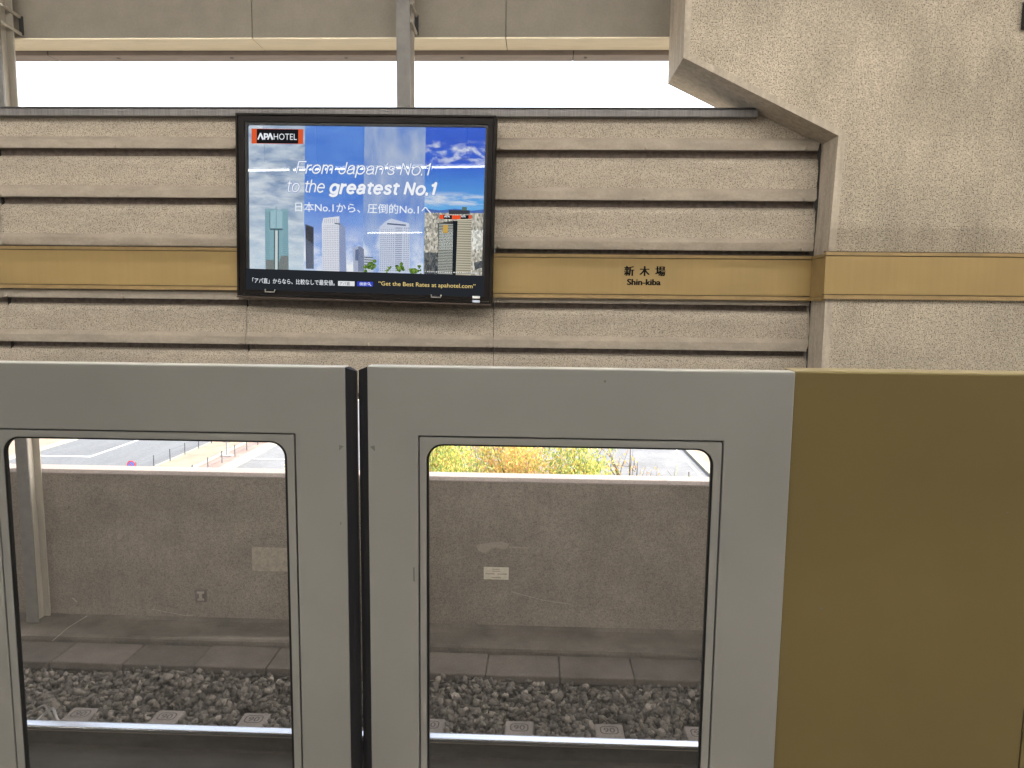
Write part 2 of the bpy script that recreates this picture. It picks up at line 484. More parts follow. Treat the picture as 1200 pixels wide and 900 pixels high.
slab("plaza_kerb", 12.7, 13.3, 30, 160, G - 0.3, G + 0.16, M_KERB)
slab("plaza_pavement", 13.3, 60, 30, 160, G - 0.3, G + 0.14, M_TILE)
slab("planting_bed", -22.4, 30, 8, 29.8, G - 0.3, G + 0.1, M_EARTH)
b = MB(); b.box(-40.3, -35.1, 54.9, 55.15, G + 0.004, G + 0.008); b.box(-35.3, -35.1, 55.15, 110, G + 0.004, G + 0.008)
tag(b.build("parking_line", M_PAINT), kind='structure')
b = MB(); b.box(-22.3, -14, 55.3, 55.45, G + 0.004, G + 0.008)
tag(b.build("stop_line", M_PAINT), kind='structure')
b = MB(); b.box(12.0, 12.12, 32, 150, G + 0.004, G + 0.008)
tag(b.build("edge_line", M_PAINT), kind='structure')

def rail_fence(x, ys, label):
    t = thing("guard_fence", (x, ys[0], G + 0.14), label, "fence", "guard fences beside the pavement")
    for y in ys:
        b = MB(); b.box(-0.03, 0.03, y - ys[0] - 0.03, y - ys[0] + 0.03, 0, 0.95)
        b.build("post", M_FENCE, t)
    for z in (0.85, 0.3):
        b = MB(); b.tube([(0, 0, z), (0, ys[-1] - ys[0], z)], 0.018, 6)
        b.build("rail", M_FENCE, t)
rail_fence(-27.95, [46.4 + 2.35 * i for i in range(9)], "dark guard fence on the road side of the beige pavement")
rail_fence(-23.75, [46.0 + 2.35 * i for i in range(9)], "dark guard fence along the brick strip beside the kerb")
t = thing("information_post", (-24.45, 55.6, G + 0.14), "pale grey information post standing on the pavement by the right guard fence", "post")
b = MB(); b.box(-0.45, 0.45, -0.25, 0.25, 0, 0.06); b.build("base_plate", M_POST, t)
b = MB(); b.tube([(0, 0, 0.06), (0, 0, 1.25)], 0.09, 10); b.build("post", M_POST, t)
b = MB(); b.box(-0.3, 0.3, -0.05, 0.05, 1.1, 1.75); b.build("panel", M_KERB, t)
t = thing("road_sign", (-27.85, 48.0, G), "round no-parking sign, blue disc with red ring, just above the parapet", "sign")
b = MB(); b.tube([(0, 0.04, 0.0), (0, 0.04, 1.35)], 0.03, 8); b.build("post", M_POST, t)
def disc(r, y0, y1, cz, n=28):
    b = MB(); b.prism_y([(r * math.cos(2 * math.pi * i / n), cz + r * math.sin(2 * math.pi * i / n)) for i in range(n)], y0, y1); return b
disc(0.30, -0.012, 0.01, 1.07).build("red_disc", M_RED, t)
disc(0.215, -0.02, -0.014, 1.07).build("blue_disc", M_BLUE, t)
b = MB(); c = 0.7071
b.poly([(-0.2 * c - 0.025, -0.024, 1.07 + 0.2 * c - 0.025), (-0.2 * c + 0.025, -0.024, 1.07 + 0.2 * c + 0.025), (0.2 * c + 0.025, -0.024, 1.07 - 0.2 * c + 0.025), (0.2 * c - 0.025, -0.024, 1.07 - 0.2 * c - 0.025)][::-1])
b.build("red_bar", M_RED, t)

def make_tree(label, x, y, cz, rx, rz, nleaf, leaf_mat, leaf=0.09, nb=26, seed=1, bare=False):
    r = np.random.default_rng(seed)
    t = thing("street_tree", (x, y, G), label, "tree", "autumn trees below the parapet")
    h = cz - G
    b = MB()
    b.tube([(0, 0, 0), (0.05, 0.03, h * 0.35), (-0.04, 0.02, h * 0.65), (0.02, 0, h - rz * 0.4), (0.0, 0.0, h + rz * (0.9 if bare else 0.6))], 0.16, 8, r1=0.015)
    tips = []
    for i in range(nb):
        a = r.uniform(0, 2 * math.pi); e = r.uniform(0.15, 1.2)
        s0 = Vector((0, 0, h - rz * r.uniform(0.1, 1.1)))
        d = Vector((math.cos(a) * math.cos(e) * rx, math.sin(a) * math.cos(e) * rx, math.sin(e) * rz)) * r.uniform(0.6, 1.1)
        p1 = s0 + d * 0.5 + Vector(r.normal(0, 0.06, 3)); p2 = s0 + d + Vector((0, 0, 0.15))
        b.tube([s0, p1, p2], 0.03, 5, r1=0.005)
        for k in range(3):
            q0 = s0 + (p2 - s0) * r.uniform(0.4, 0.95)
            q1 = q0 + Vector(r.normal(0, 0.2, 3)) + Vector((0, 0, 0.3))
            b.tube([q0, q1], 0.009, 4, r1=0.003)
            tips.append((q0, q1))
        tips.append((p1, p2))
    b.build("trunk", M_BARK, t)
    vs_, fs = [], []
    cl = r.normal(0, 1, (60, 3)); cl /= np.linalg.norm(cl, axis=1)[:, None]
    cl *= r.uniform(0.25, 1.0, (60, 1)) * np.array([rx, rx, rz])
    for i in range(nleaf):
        if bare:
            q0, q1 = tips[r.integers(len(tips))]
            p = q0 + (q1 - q0) * r.uniform(0.1, 1.05) + Vector(r.normal(0, 0.03, 3))
        else:
            c0 = cl[r.integers(60)]
            p = Vector(c0 + r.normal(0, 0.27, 3)) + Vector((0, 0, h))
        L = leaf * r.uniform(0.6, 1.25); W = L * r.uniform(0.3, 0.5)
        q = Vector(r.normal(0, 1, 3)).normalized().to_track_quat('Z', 'Y')
        pts = [(0, -L / 2, 0), (W / 2, 0, 0.012), (0, L / 2, 0), (-W / 2, 0, 0.012)]
        o = len(vs_)
        vs_ += [tuple(p + q @ Vector(k)) for k in pts]
        fs.append((o, o + 1, o + 2, o + 3))
    b = MB(); b.add(vs_, fs); b.build("crown", leaf_mat, t)
make_tree("yellow-green tree at the left edge of the right door window", -2.5, 17.6, -3.0, 1.35, 1.5, 13000, M_LEAFG, seed=3)
make_tree("golden tree in the middle of the leafy view through the right door window", -0.7, 18.6, -3.0, 1.35, 1.5, 13000, M_LEAFY, seed=4)
make_tree("bright yellow tree at the right end of the dense foliage", 0.95, 17.8, -3.05, 1.0, 1.5, 10000, M_LEAFG, seed=5)
make_tree("nearly bare tree with thin twigs and few orange leaves beside the dense foliage", 2.35, 18.0, -3.0, 0.95, 1.35, 330, M_LEAFO, seed=6, bare=True, nb=20)
make_tree("low tree with yellow-green leaf tips near the right corner of the right door window", 3.75, 17.6, -3.5, 0.7, 1.0, 420, M_LEAFG, seed=8, bare=True, nb=30)
make_tree("tree whose pale green leaves show in the upper right corner of the left door window", -5.5, 18.0, -3.1, 0.75, 1.2, 1500, M_LEAFG, seed=9, bare=True, nb=24)

# ================================================================== PLATFORM AND TRACK BED
FL = -0.20
b = MB(); b.box(-24, 24, -5.7, 2.19, -1.5, FL)
tag(b.build("platform", M_FLOOR), kind='structure')
b = MB(); b.box(-16, 16, 2.19, 6.0, -1.75, -1.46); b.box(-24, 24, -9.4, -5.7, -1.75, -1.46)
tag(b.build("track_bed", M_BALLASTBED), kind='structure')

RX0, RX1 = -8.0, 6.0
def rail(y, label):
    t = thing("running_rail", (0, y, -1.344), label, "rail", "running rails of the track")
    hw = 0.0325
    top = [(-hw, 0.150), (-hw, 0.1615), (-0.0300, 0.1650), (-0.0255, 0.1668), (-0.012, 0.1688), (0.003, 0.1706), (0.017, 0.1719), (0.0255, 0.1718), (hw - 0.002, 0.169), (hw, 0.163), (hw, 0.150)]
    b = MB(); b.prism_x(top[::-1], RX0, RX1); b.build("rail_head", M_RAILTOP, t)
    b = MB(); b.prism_x([(-hw - 0.002, 0.1498), (-hw - 0.002, 0.138), (-0.011, 0.126), (-0.009, 0.035), (-0.066, 0.013), (-0.070, 0.0), (0.070, 0.0), (0.066, 0.013), (0.009, 0.035), (0.011, 0.126), (hw + 0.002, 0.138), (hw + 0.002, 0.1498)], RX0, RX1)
    b.build("web", M_RUST, t)
    b = MB(); b.box(RX0, RX1, -hw - 0.0035, -hw - 0.0022, 0.1405, 0.1475); b.build("worn_edge", M_RUSTLINE, t)
    return t
rail(4.205, "far running rail with bright polished head seen through the door windows")
rail(3.075, "near running rail hidden behind the lower part of the doors")

b = MB(); b.box(RX0, RX1, 3.42, 4.13, -1.325, -1.285)
tag(b.build("cover_board", surface("dark_cover_board", (0.046, 0.039, 0.033), 0.85, [(ONE, 2.5, 6, 0.6, 1.3, 0.33, 0.67), ((1, 6, 6), 3, 4, 0.8, 1.1, 0.35, 0.65)])), "dark smudged cover board lying between the rails, along the bottom of the door windows", "board")
WIN_L = [(-3.01, "first"), (-2.407, "second"), (-1.804, "third")]
proto = None
names = {-5: "concrete sleeper end at the left of the left door window, cable loops beside it", -4: "concrete sleeper end in the middle of the left door window",
         -3: "concrete sleeper end at the right side of the left door window", -2: "concrete sleeper behind the left door's right stile", -1: "concrete sleeper end cut off by the left edge of the right door window",
         0: "concrete sleeper end left of centre in the right door window", 1: "concrete sleeper end right of centre in the right door window", 2: "concrete sleeper end cut off by the right edge of the right door window"}
names[-1], names[-2] = names[-1], "concrete sleeper hidden between the two door windows"
for k in range(-5, 3):
    x = -0.087 + 0.603 * k
    if proto is None:
        t = thing("railway_sleeper", (x, 3.64, -1.52), names[k], "sleeper", "concrete sleepers under the rails")
        b = MB()
        b.prism_y([(-0.125, 0.0), (0.125, 0.0), (0.095, 0.176), (-0.095, 0.176)], -1.03, 1.03)
        body = b.build("body", M_SLEEPER, t, bevel=0.012)
        b = MB()
        text_into(b, "90", -0.038, 0.038, -0.028, 0.028, 0.0, bold=0.01)
        ring = rrect(-0.062, 0.062, -0.045, 0.045, 0.03); inn = rrect(-0.054, 0.054, -0.037, 0.037, 0.024)
        n = len(ring)
        fs = []
        for i in range(n):
            j = (i + 1) % n
            if abs(ring[i][0]) < 0.02 and abs(ring[j][0]) < 0.034:
                continue
            fs.append((i, j, n + j, n + i))
        b.add([(p[0], 0, p[1]) for p in ring + inn], fs)
        # lay the stamp flat on the sleeper's end
        b.v = [(p[0], 0.948 + p[2], 0.1775) for p in b.v]
        b.build("stamp", M_IMPRINT, body)
        proto = t
    else:
        c = proto.copy(); COL.objects.link(c); c.location.x = x; c['label'] = names[k]
        for ch in list(proto.children):
            d = ch.copy(); COL.objects.link(d); d.parent = c
            for g in ch.children:
                e = g.copy(); COL.objects.link(e); e.parent = d

# ballast stones: nobody could count them
def ballast():
    ico_v, ico_f = [], []
    ph = (1 + 5 ** 0.5) / 2
    for a, c in ((-1, ph), (1, ph), (-1, -ph), (1, -ph)):
        ico_v.append((a, c, 0))
    for a, c in ((-1, ph), (1, ph), (-1, -ph), (1, -ph)):
        ico_v.append((0, a, c))
    for a, c in ((-1, ph), (1, ph), (-1, -ph), (1, -ph)):
        ico_v.append((c, 0, a))
    iv = np.array(ico_v); iv /= np.linalg.norm(iv[0])
    from itertools import combinations
    fs = []
    d = np.linalg.norm(iv[:, None] - iv[None], axis=2); ed = d[d > 0].min() * 1.05
    for i, j, k in combinations(range(12), 3):
        if d[i, j] < ed and d[j, k] < ed and d[i, k] < ed:
            n = np.cross(iv[j] - iv[i], iv[k] - iv[i])
            fs.append((i, j, k) if n @ iv[i] > 0 else (i, k, j))
    fs = np.array(fs)
    n1, n2 = 17000, 6000
    xs = np.concatenate([rng.uniform(-5.5, 3.2, n1), rng.uniform(-5.5, 3.2, n2)])
    ys = np.concatenate([rng.uniform(4.26, 5.02, n1), rng.uniform(2.25, 4.14, n2)])
    zz = np.concatenate([-1.362 + np.clip(ys[:n1] - 4.62, 0, 1) * 0.22 + rng.uniform(-0.05, 0.035, n1) + 0.02 * np.sin(xs[:n1] * 3.1) * np.cos(ys[:n1] * 7), -1.40 + rng.uniform(-0.05, 0.02, n2)])
    # keep the sleepers' tops clear
    kk = (xs + 0.087) / 0.603
    near = (np.abs(kk - np.round(kk)) * 0.603 < 0.115) & (ys < 4.69)
    zz = np.where(near, zz - 0.06, zz)
    nt_ = len(xs)
    V = np.empty((nt_, 12, 3)); 
    for i in range(nt_):
        s = rng.uniform(0.011, 0.027) * rng.uniform(0.55, 1.4, 3)
        q = rng.normal(0, 1, 4); q /= np.linalg.norm(q)
        w, x, y, z = q
        R = np.array([[1 - 2 * (y * y + z * z), 2 * (x * y - z * w), 2 * (x * z + y * w)], [2 * (x * y + z * w), 1 - 2 * (x * x + z * z), 2 * (y * z - x * w)], [2 * (x * z - y * w), 2 * (y * z + x * w), 1 - 2 * (x * x + y * y)]])
        V[i] = (iv * (1 + rng.normal(0, 0.27, (12, 1))) * s) @ R.T + (xs[i], ys[i], zz[i])
    F = (fs[None] + (np.arange(nt_) * 12)[:, None, None]).reshape(-1, 3)
    me = bpy.data.meshes.new("ballast")
    me.vertices.add(nt_ * 12); me.vertices.foreach_set("co", V.reshape(-1))
    me.loops.add(F.size); me.loops.foreach_set("vertex_index", F.reshape(-1).astype(np.int32))
    me.polygons.add(len(F)); me.polygons.foreach_set("loop_start", np.arange(0, F.size, 3, dtype=np.int32))
    me.polygons.foreach_set("loop_total", np.full(len(F), 3, np.int32))
    me.materials.append(M_STONE); me.update(); me.validate()
    o = bpy.data.objects.new("ballast", me); COL.objects.link(o)
    tag(o, "grey-brown crushed stone ballast between the rail and the trough lids", "ballast", kind='stuff')
ballast()

# cable trough lids
proto = None
lab = {-8: "dusty concrete trough lid, leftmost behind the left door window", -7: "dusty concrete trough lid, second from the left behind the left door window", -6: "dusty concrete trough lid, third from the left behind the left door window",
       -5: "dusty concrete trough lid, fourth from the left behind the left door window", -4: "dusty concrete trough lid cut off by the right edge of the left door window", -3: "dusty concrete trough lid behind the closing edges of the doors",
       -2: "dusty concrete trough lid cut off by the left edge of the right door window", -1: "dusty concrete trough lid, second from the left in the right door window", 0: "paler concrete trough lid in the middle of the right door window",
       1: "dusty concrete trough lid, fourth from the left in the right door window", 2: "dusty concrete trough lid cut off by the right edge of the right door window"}
for k in range(-8, 3):
    x0 = 0.195 + 0.541 * k
    if proto is None:
        b = MB(); b.box(0.003, 0.538, -0.16, 0.16, -0.06, 0)
        o = b.build("trough_lid", M_LID, bevel=0.01)
        proto = o
    else:
        o = proto.copy(); COL.objects.link(o)
    o.location = (x0, 5.165 + rng.uniform(-0.004, 0.004), -1.2 + rng.uniform(-0.004, 0.005))
    o.rotation_euler = (rng.uniform(-0.012, 0.012), rng.uniform(-0.006, 0.006), rng.uniform(-0.006, 0.006))
    tag(o, lab[k], "trough lid", "concrete lids of the cable trough")
b = MB(); b.box(-16, 6, 5.02, 5.31, -1.46, -1.272)
tag(b.build("cable_trough", M_LEDGE), "long concrete cable trough under the lids beside the ballast", "cable trough")

# parapet with its base ledge
t = thing("parapet_wall", (0, 5.72, -1.46), "dirty grey-brown concrete parapet wall behind the track", "wall")
P0 = Vector((0, 5.72, -1.46))
def rel(b, o):
    b.v = [(p[0] - o[0], p[1] - o[1], p[2] - o[2]) for p in b.v]; return b
b = MB(); b.prism_x([(5.72, -1.46), (5.895, -1.46), (5.895, 0.05), (5.72, 0.05)], -16, 6); rel(b, P0).build("wall_face", M_PARAPET, t)
b = MB(); b.prism_x([(5.717, 0.052), (5.897, 0.052), (5.897, 0.084), (5.892, 0.088), (5.737, 0.087), (5.717, 0.060)], -16, 6); rel(b, P0).build("coping", M_COPING, t)
b = MB(); b.prism_x([(5.332, -1.46), (5.718, -1.46), (5.718, -1.15), (5.70, -1.175), (5.62, -1.183), (5.40, -1.158), (5.36, -1.156), (5.338, -1.166), (5.332, -1.185)], -16, 6); rel(b, P0).build("base_ledge", M_LEDGE, t, smooth=False)
b = MB(); b.poly([(-2.337, 5.716, -0.739), (-1.99, 5.716, -0.735), (-1.985, 5.716, -0.536), (-2.335, 5.716, -0.530)]); rel(b, P0).build("mortar_patch", M_PATCHC, t)
# flaked skin of cement
b = MB()
pk = [(556, 640), (562, 637.5), (570, 636), (578, 635), (586, 634), (594, 637), (593, 640), (590, 643.5), (585, 644), (580, 641.5), (574, 643), (569, 647.5), (563, 648.5), (558, 646)]
b.poly([(-0.33 + (p[0] - 577) * 0.00703, 5.7165, -0.485 - (p[1] - 641) * 0.0067) for p in pk][::-1])
b.poly([(-0.21, 5.7165, -0.478), (-0.21, 5.7165, -0.492), (-0.05, 5.7165, -0.495), (-0.05, 5.7165, -0.482)])
rel(b, P0).build("flaked_cement", M_PATCHB, t)

t = thing("notice_plate", (-0.313, 5.712, -0.759), "small cream notice plate with tiny print on the parapet", "plate")
b = MB(); b.box(-0.102, 0.102, 0, 0.006, 0, 0.103); b.build("plate", M_LABEL, t)
b = MB()
def dashes(z, xs0, xs1, h, n, seed):
    r = np.random.default_rng(seed); x = xs0; w = (xs1 - xs0) / n
    for i in range(n):
        b.poly([(x, -0.001, z), (x + w * 0.7, -0.001, z), (x + w * 0.7, -0.001, z + h * r.uniform(0.6, 1)), (x, -0.001, z + h * r.uniform(0.6, 1))]); x += w
dashes(0.083, -0.03, 0.03, 0.007, 6, 1); dashes(0.067, -0.03, 0.035, 0.008, 9, 2); dashes(0.043, -0.09, -0.012, 0.011, 9, 3); dashes(0.043, 0.012, 0.09, 0.011, 9, 5); dashes(0.012, -0.037, 0.042, 0.009, 8, 4)
b.build("print", M_CABLE, t)
t = thing("anchor_plate", (-2.775, 5.71, -1.015), "small square steel anchor plate low on the parapet", "plate")
b = MB(); b.box(-0.05, 0.05, 0, 0.008, 0, 0.108); b.build("plate", surface("dull_plate", (0.115, 0.1, 0.085), 0.7), t, bevel=0.003)
b = MB(); b.box(-0.028, 0.028, -0.012, -0.001, 0.075, 0.092); b.box(-0.011, 0.011, -0.012, -0.001, 0.03, 0.075); b.box(-0.025, 0.025, -0.012, -0.001, 0.016, 0.03)
b.build("anchor", surface("worn_anchor", (0.25, 0.22, 0.185), 0.6), t)

# rail bond cable loops
t = thing("rail_bond_cable", (-3.1, 4.3, -1.33), "thin grey cable loops hanging over the rail at the left", "cable")
for dx, w, h in ((0.0, 0.30, 0.10), (-0.05, 0.36, 0.12)):
    b = MB(); b.tube([(dx - w / 2 + w * i / 12, 0.02 + 0.06 * math.sin(i * 0.5), 0.06 + h * math.sin(math.pi * i / 12)) for i in range(13)], 0.009, 6)
    b.build("strand", M_CABLE if dx else M_POST, t, smooth=True)

# ================================================================== STEEL COLUMNS
proto = None
for x, l in ((-1.028, "slim grey steel column above the advertising display, dividing the sky slot"), (-4.13, "steel column at the left edge with tie bars, seen again through the left door window")):
    if proto is None:
        t = thing("steel_column", (x, 5.646, -1.172), l, "column", "steel columns of the side wall")
        H = 6.05
        b = MB(); b.box(-0.05, 0.05, -0.07, -0.059, 0.0, H); b.build("front_flange", M_STEEL, t)
        b = MB(); b.box(-0.007, 0.007, -0.0585, 0.0585, 0.0, H); b.build("web", M_STEEL_LIGHT, t)
        b = MB(); b.box(-0.06, 0.06, 0.059, 0.07, 0.0, H); b.build("rear_flange", M_STEEL_LIGHT, t)
        for z in (4.705, 4.832):
            b = MB(); b.tube([(0.058, -0.055, z + 0.02), (0.062, 0.165, z)], 0.012, 6); b.build("tie_bar", M_STEEL_LIGHT, t)
        b = MB(); b.box(0.052, 0.080, 0.14, 0.152, 4.70, 4.84); b.build("tie_plate", M_BLACK, t)
        proto = t
    else:
        c = proto.copy(); COL.objects.link(c); c.location.x = x; c['label'] = l
        for ch in proto.children:
            d = ch.copy(); COL.objects.link(d); d.parent = c

# ================================================================== CORRUGATED WALL PANELS
t = thing("corrugated_wall", (0, 5.5, 0.72), "beige ribbed stucco wall panels hung behind the track, with dark joints", "wall")
W0 = Vector((0, 5.5, 0.72))
PER = 0.3635
zc = [2.586, 2.2275, 1.868, 1.470, 1.131, 0.770]        # groove centres
xs = [-8.0, -6.02, -4.121, -2.238, -0.339, 2.06]
zs_top = 2.848
for i in range(5):
    x0, x1 = xs[i] + 0.0025, xs[i + 1] - 0.0025
    b = MB()
    def band(zt, zb, first=False):
        # from just below a groove (zt) down to the next groove's upper edge (zb)
        zf = zb + 0.088
        b.sheet_x([(5.56, zt + 0.014), (5.538, zt + 0.004), (5.521, zt - 0.012), (5.511, zt - 0.032), (5.507, zt - 0.056), (5.507, zf + 0.004)], x0, x1, 0)
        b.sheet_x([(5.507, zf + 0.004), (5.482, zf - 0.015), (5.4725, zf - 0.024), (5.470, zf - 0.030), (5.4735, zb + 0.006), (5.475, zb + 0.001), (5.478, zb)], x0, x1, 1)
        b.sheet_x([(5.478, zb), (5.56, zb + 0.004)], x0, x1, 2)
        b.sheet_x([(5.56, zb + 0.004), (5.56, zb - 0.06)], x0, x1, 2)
    tops = [zs_top + 0.03] + [z - 0.030 for z in zc[:-1]]
    bots = [z + 0.024 for z in zc]
    for zt, zb in zip(tops, bots):
        band(zt, zb)
        for bx_ in (x0 + 0.035, (x0 + x1) / 2 if i < 4 else 0.765, x1 - 0.035 if i < 4 else 1.92):
            n = 8                                # low domed screw heads on the lip
            ring_ = [(bx_ + 0.013 * math.cos(2 * math.pi * q / n), 5.4745, zb + 0.012 + 0.013 * math.sin(2 * math.pi * q / n)) for q in range(n)]
            top_ = [(bx_ + 0.007 * math.cos(2 * math.pi * q / n), 5.463, zb + 0.012 + 0.007 * math.sin(2 * math.pi * q / n)) for q in range(n)]
            b.add(ring_ + top_, [(q, (q + 1) % n, n + (q + 1) % n, n + q) for q in range(n)] + [tuple(range(2 * n - 1, n - 1, -1))], 1)
    # closed back and ends
    b.box(x0, x1, 5.562, 5.572, zc[-1] - 0.03, zs_top + 0.03, 1)
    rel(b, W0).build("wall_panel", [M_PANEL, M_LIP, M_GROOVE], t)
for x in xs[1:-1]:
    b = MB(); b.box(x - 0.002, x + 0.002, 5.53, 5.56, zc[-1], zs_top); rel(b, W0).build("panel_joint", M_SEAL, t)
b = MB(); b.prism_x([(5.44, 2.838), (5.44, 2.884), (5.452, 2.8925), (5.62, 2.8925), (5.62, 2.838)], -8, 1.553); rel(b, W0).build("sill_flashing", M_FLASH, t)
b = MB(); b.box(-8, 1.56, 5.435, 5.63, 2.893, 2.8995); rel(b, W0).build("sill_cap", M_DARKFLASH, t)
# ragged sealant at the concrete pier
b = MB()
r = np.random.default_rng(11); zq = np.linspace(0.75, 2.66, 60)
L = [(2.010 - abs(r.normal(0, 0.004)) - (0.012 if min(abs(z - c) for c in zc) < 0.04 else 0), z) for z in zq]
for i in range(59):
    a, c = L[i], L[i + 1]
    b.poly([(a[0] + 0.0, 5.468, a[1]), (2.022, 5.468, a[1]), (2.022, 5.468, c[1]), (c[0], 5.468, c[1])])
rel(b, W0).build("sealant_bead", M_SEAL, t)
b = MB()
for i in range(40):
    s0, s1 = i / 40, (i + 1) / 40
    if r.random() < 0.25: continue
    xa, xb = 1.57 + 0.46 * s0, 1.57 + 0.46 * s1
    za, zb = 2.888 - 0.213 * s0, 2.888 - 0.213 * s1
    w = 0.004 + abs(r.normal(0, 0.004))
    b.poly([(xa, 5.468, za - w), (xb, 5.468, zb - w), (xb, 5.468, zb + 0.02), (xa, 5.468, za + 0.02)])
rel(b, W0).build("sealant_bead", M_SEAL, t)

# ================================================================== CONCRETE PIER (right)
PX = 2.022
t = thing("concrete_pier", (3.6, 5.2, -1.46), "big rough stucco concrete pier with a chamfered corner at the right", "pier")
R0 = Vector((3.6, 5.2, -1.46))
out = [(0.962, 4.89), (0.962, 3.166), (2.035, 2.655), (2.012, 1.9), (2.008, -1.46), (8.0, -1.46), (8.0, 4.89)]
mrg = [(1.005, 4.89), (1.005, 3.192), (2.083, 2.680), (2.063, 1.9), (2.060, -1.46), (8.0, -1.46), (8.0, 4.89)]
bk = [(0.962, 4.89), (0.962, 3.20), (1.50, 2.945), (2.035, 2.69), (2.02, 1.9), (2.02, -1.46), (8.0, -1.46), (8.0, 4.89)]
b = MB()
b.add([(p[0], 5.2, p[1]) for p in mrg], [tuple(range(len(mrg)))], 0)
n = 5
b.add([(p[0], 5.201, p[1]) for p in out[:n]] + [(p[0], 5.2, p[1]) for p in mrg[:n]], [(i, i + 1, n + i + 1, n + i) for i in range(n - 1)], 1)
rel(b, R0).build("front_face", [M_STUCCO, M_SMOOTH], t)
b = MB()
b.add([(p[0], 5.201, p[1]) for p in out] + [(p[0], 5.80, p[1]) for p in out], [(i, len(out) + i, len(out) + i + 1, i + 1) for i in range(4)] + [tuple(range(len(out), 2 * len(out)))])
me_o = rel(b, R0).build("reveal", M_SMOOTH, t)
t = thing("small_fitting", (3.185, 5.19, 3.34), "small dark fitting cut by the upper right edge of the photo", "fitting")
b = MB(); b.box(0, 0.14, -0.06, 0.009, 0, 0.18); b.build("box", M_BLACK, t, bevel=0.01)
b = MB(); b.box(0.03, 0.11, -0.075, -0.061, 0.03, 0.15); b.build("cover", M_STEEL, t, bevel=0.005)

# ================================================================== GOLD BANDS
def gold_band(t, org, x0, x1, y, dz=0.0, k=1.0):
    Zk = lambda z: 1.532 + (z - 1.532) * k + dz
    for (za, zb, nm, mt, dy) in ((1.832, 1.855, "trim", M_GOLDTRIM, 0.0), (1.566, 1.826, "face", M_GOLD, 0.002), (1.532, 1.560, "trim", M_GOLDTRIM, 0.0)):
        b = MB(); b.box(x0, x1, y + dy, y + 0.03, Zk(za), Zk(zb)); rel(b, org).build(nm, mt, t)
    b = MB(); b.box(x0, x1, y + 0.012, y + 0.0285, Zk(1.5605), Zk(1.5655)); b.box(x0, x1, y + 0.012, y + 0.0285, Zk(1.8265), Zk(1.8315))
    b.box(x0, x1, y + 0.031, y + 0.05, Zk(1.853), Zk(1.862))
    rel(b, org).build("joint", M_GOLDDARK, t)
O = Vector((0.75, 5.43, 1.53))
t = thing("gold_band", Vector((-5.0, 5.43, 1.56)), "plain gold metal band on the ribbed wall, to the left of the display", "band")
gold_band(t, Vector((-5.0, 5.43, 1.56)), -8.0, -2.262, 5.43, dz=0.032, k=0.98)
t = thing("station_name_band", O, "gold metal band with the black station name, between the display and the pier", "sign")
gold_band(t, O, -0.338, 2.0, 5.43)
b = MB()
for i, ch in enumerate("新木場"):
    cx = [0.6635, 0.777, 0.892][i]
    for q, dx in enumerate((-0.0028, 0.0, 0.0028)):
        text_into(b, ch, cx - 0.035 + dx, cx + 0.035 + dx, 1.700, 1.772, 5.4305 - q * 0.0001, bold=0.008)
for q, dx in enumerate((-0.0022, 0.0022)):
    text_into(b, "Shin-kiba", 0.652 + dx, 0.896 + dx, 1.633, 1.678, 5.4305 - q * 0.0001, bold=0.012)
rel(b, O).build("lettering", M_INK, t)
O = Vector((2.0, 5.17, 1.53))
t = thing("pier_band", O, "gold metal band wrapping round the concrete pier at the right", "band")
gold_band(t, O, 1.985, 8.0, 5.165, dz=0.013)
b = MB(); b.box(1.985, 2.012, 5.1955, 5.425, 1.56, 1.83); b.box(1.983, 2.012, 5.1955, 5.425, 1.532, 1.557); b.box(1.983, 2.012, 5.1955, 5.425, 1.833, 1.855)
rel(b, O).build("return_face", M_GOLDTRIM, t)

# ================================================================== ROOF EDGE, CEILING, FAR SIDE
t = thing("station_roof", (0, 0, 3.45), "station roof edge with beige fascia, cream soffit and grey gutter above the sky slot", "roof")
O = Vector((0, 0, 3.45))
jx = [-2.243 - 1.963 * i for i in range(3, 0, -1)] + [-2.243, -0.28, 1.12]
jx = [-12.0] + jx
for i in range(len(jx) - 1):
    b = MB(); b.box(jx[i] + 0.003, jx[i + 1] - 0.003, 5.80, 5.83, 3.513, 4.89)
    rel(b, O).build("fascia_panel", M_BEAM, t)
    b = MB(); b.box(jx[i] + 0.003, jx[i + 1] - 0.003, 5.802, 6.06, 3.500, 3.5115)
    rel(b, O).build("soffit_panel", M_SOFFIT, t)
b = MB(); b.box(-12, 24, 5.835, 6.055, 3.53, 4.89); rel(b, O).build("beam_core", M_DARKFLASH, t)
gx = [-12, -4.056, 0.25, 24]
for i in range(3):
    b = MB(); b.box(gx[i] + 0.004, gx[i + 1] - 0.004, 6.075, 6.23, 3.468, 3.62)
    rel(b, O).build("gutter", M_GUTTER, t, bevel=0.004)
for x in gx[1:3]:
    b = MB(); b.box(x - 0.03, x + 0.03, 6.079, 6.226, 3.472, 3.615); rel(b, O).build("gutter_sleeve", M_DARKFLASH, t)
for x in (-3.5, -2.55, -0.65, 0.35, -1.6):
    b = MB(); b.box(x - 0.012, x + 0.012, 6.13, 6.15, 3.462, 3.467); rel(b, O).build("gutter_screw", M_STEEL, t)
b = MB(); b.box(-24, 24, -9.6, 5.79, 4.90, 5.1); b.box(-24, 24, 5.795, 6.2, 4.905, 5.1); rel(b, O).build("ceiling", M_CEIL, t)
t = thing("far_side_wall", (0, -9.2, -1.46), "wall on the far side of the station behind the camera, mirrored in the display", "wall")
O = Vector((0, -9.2, -1.46))
b = MB(); b.box(-24, 24, -9.6, -9.4, -1.46, 0.08); rel(b, O).build("parapet", M_PARAPET, t)
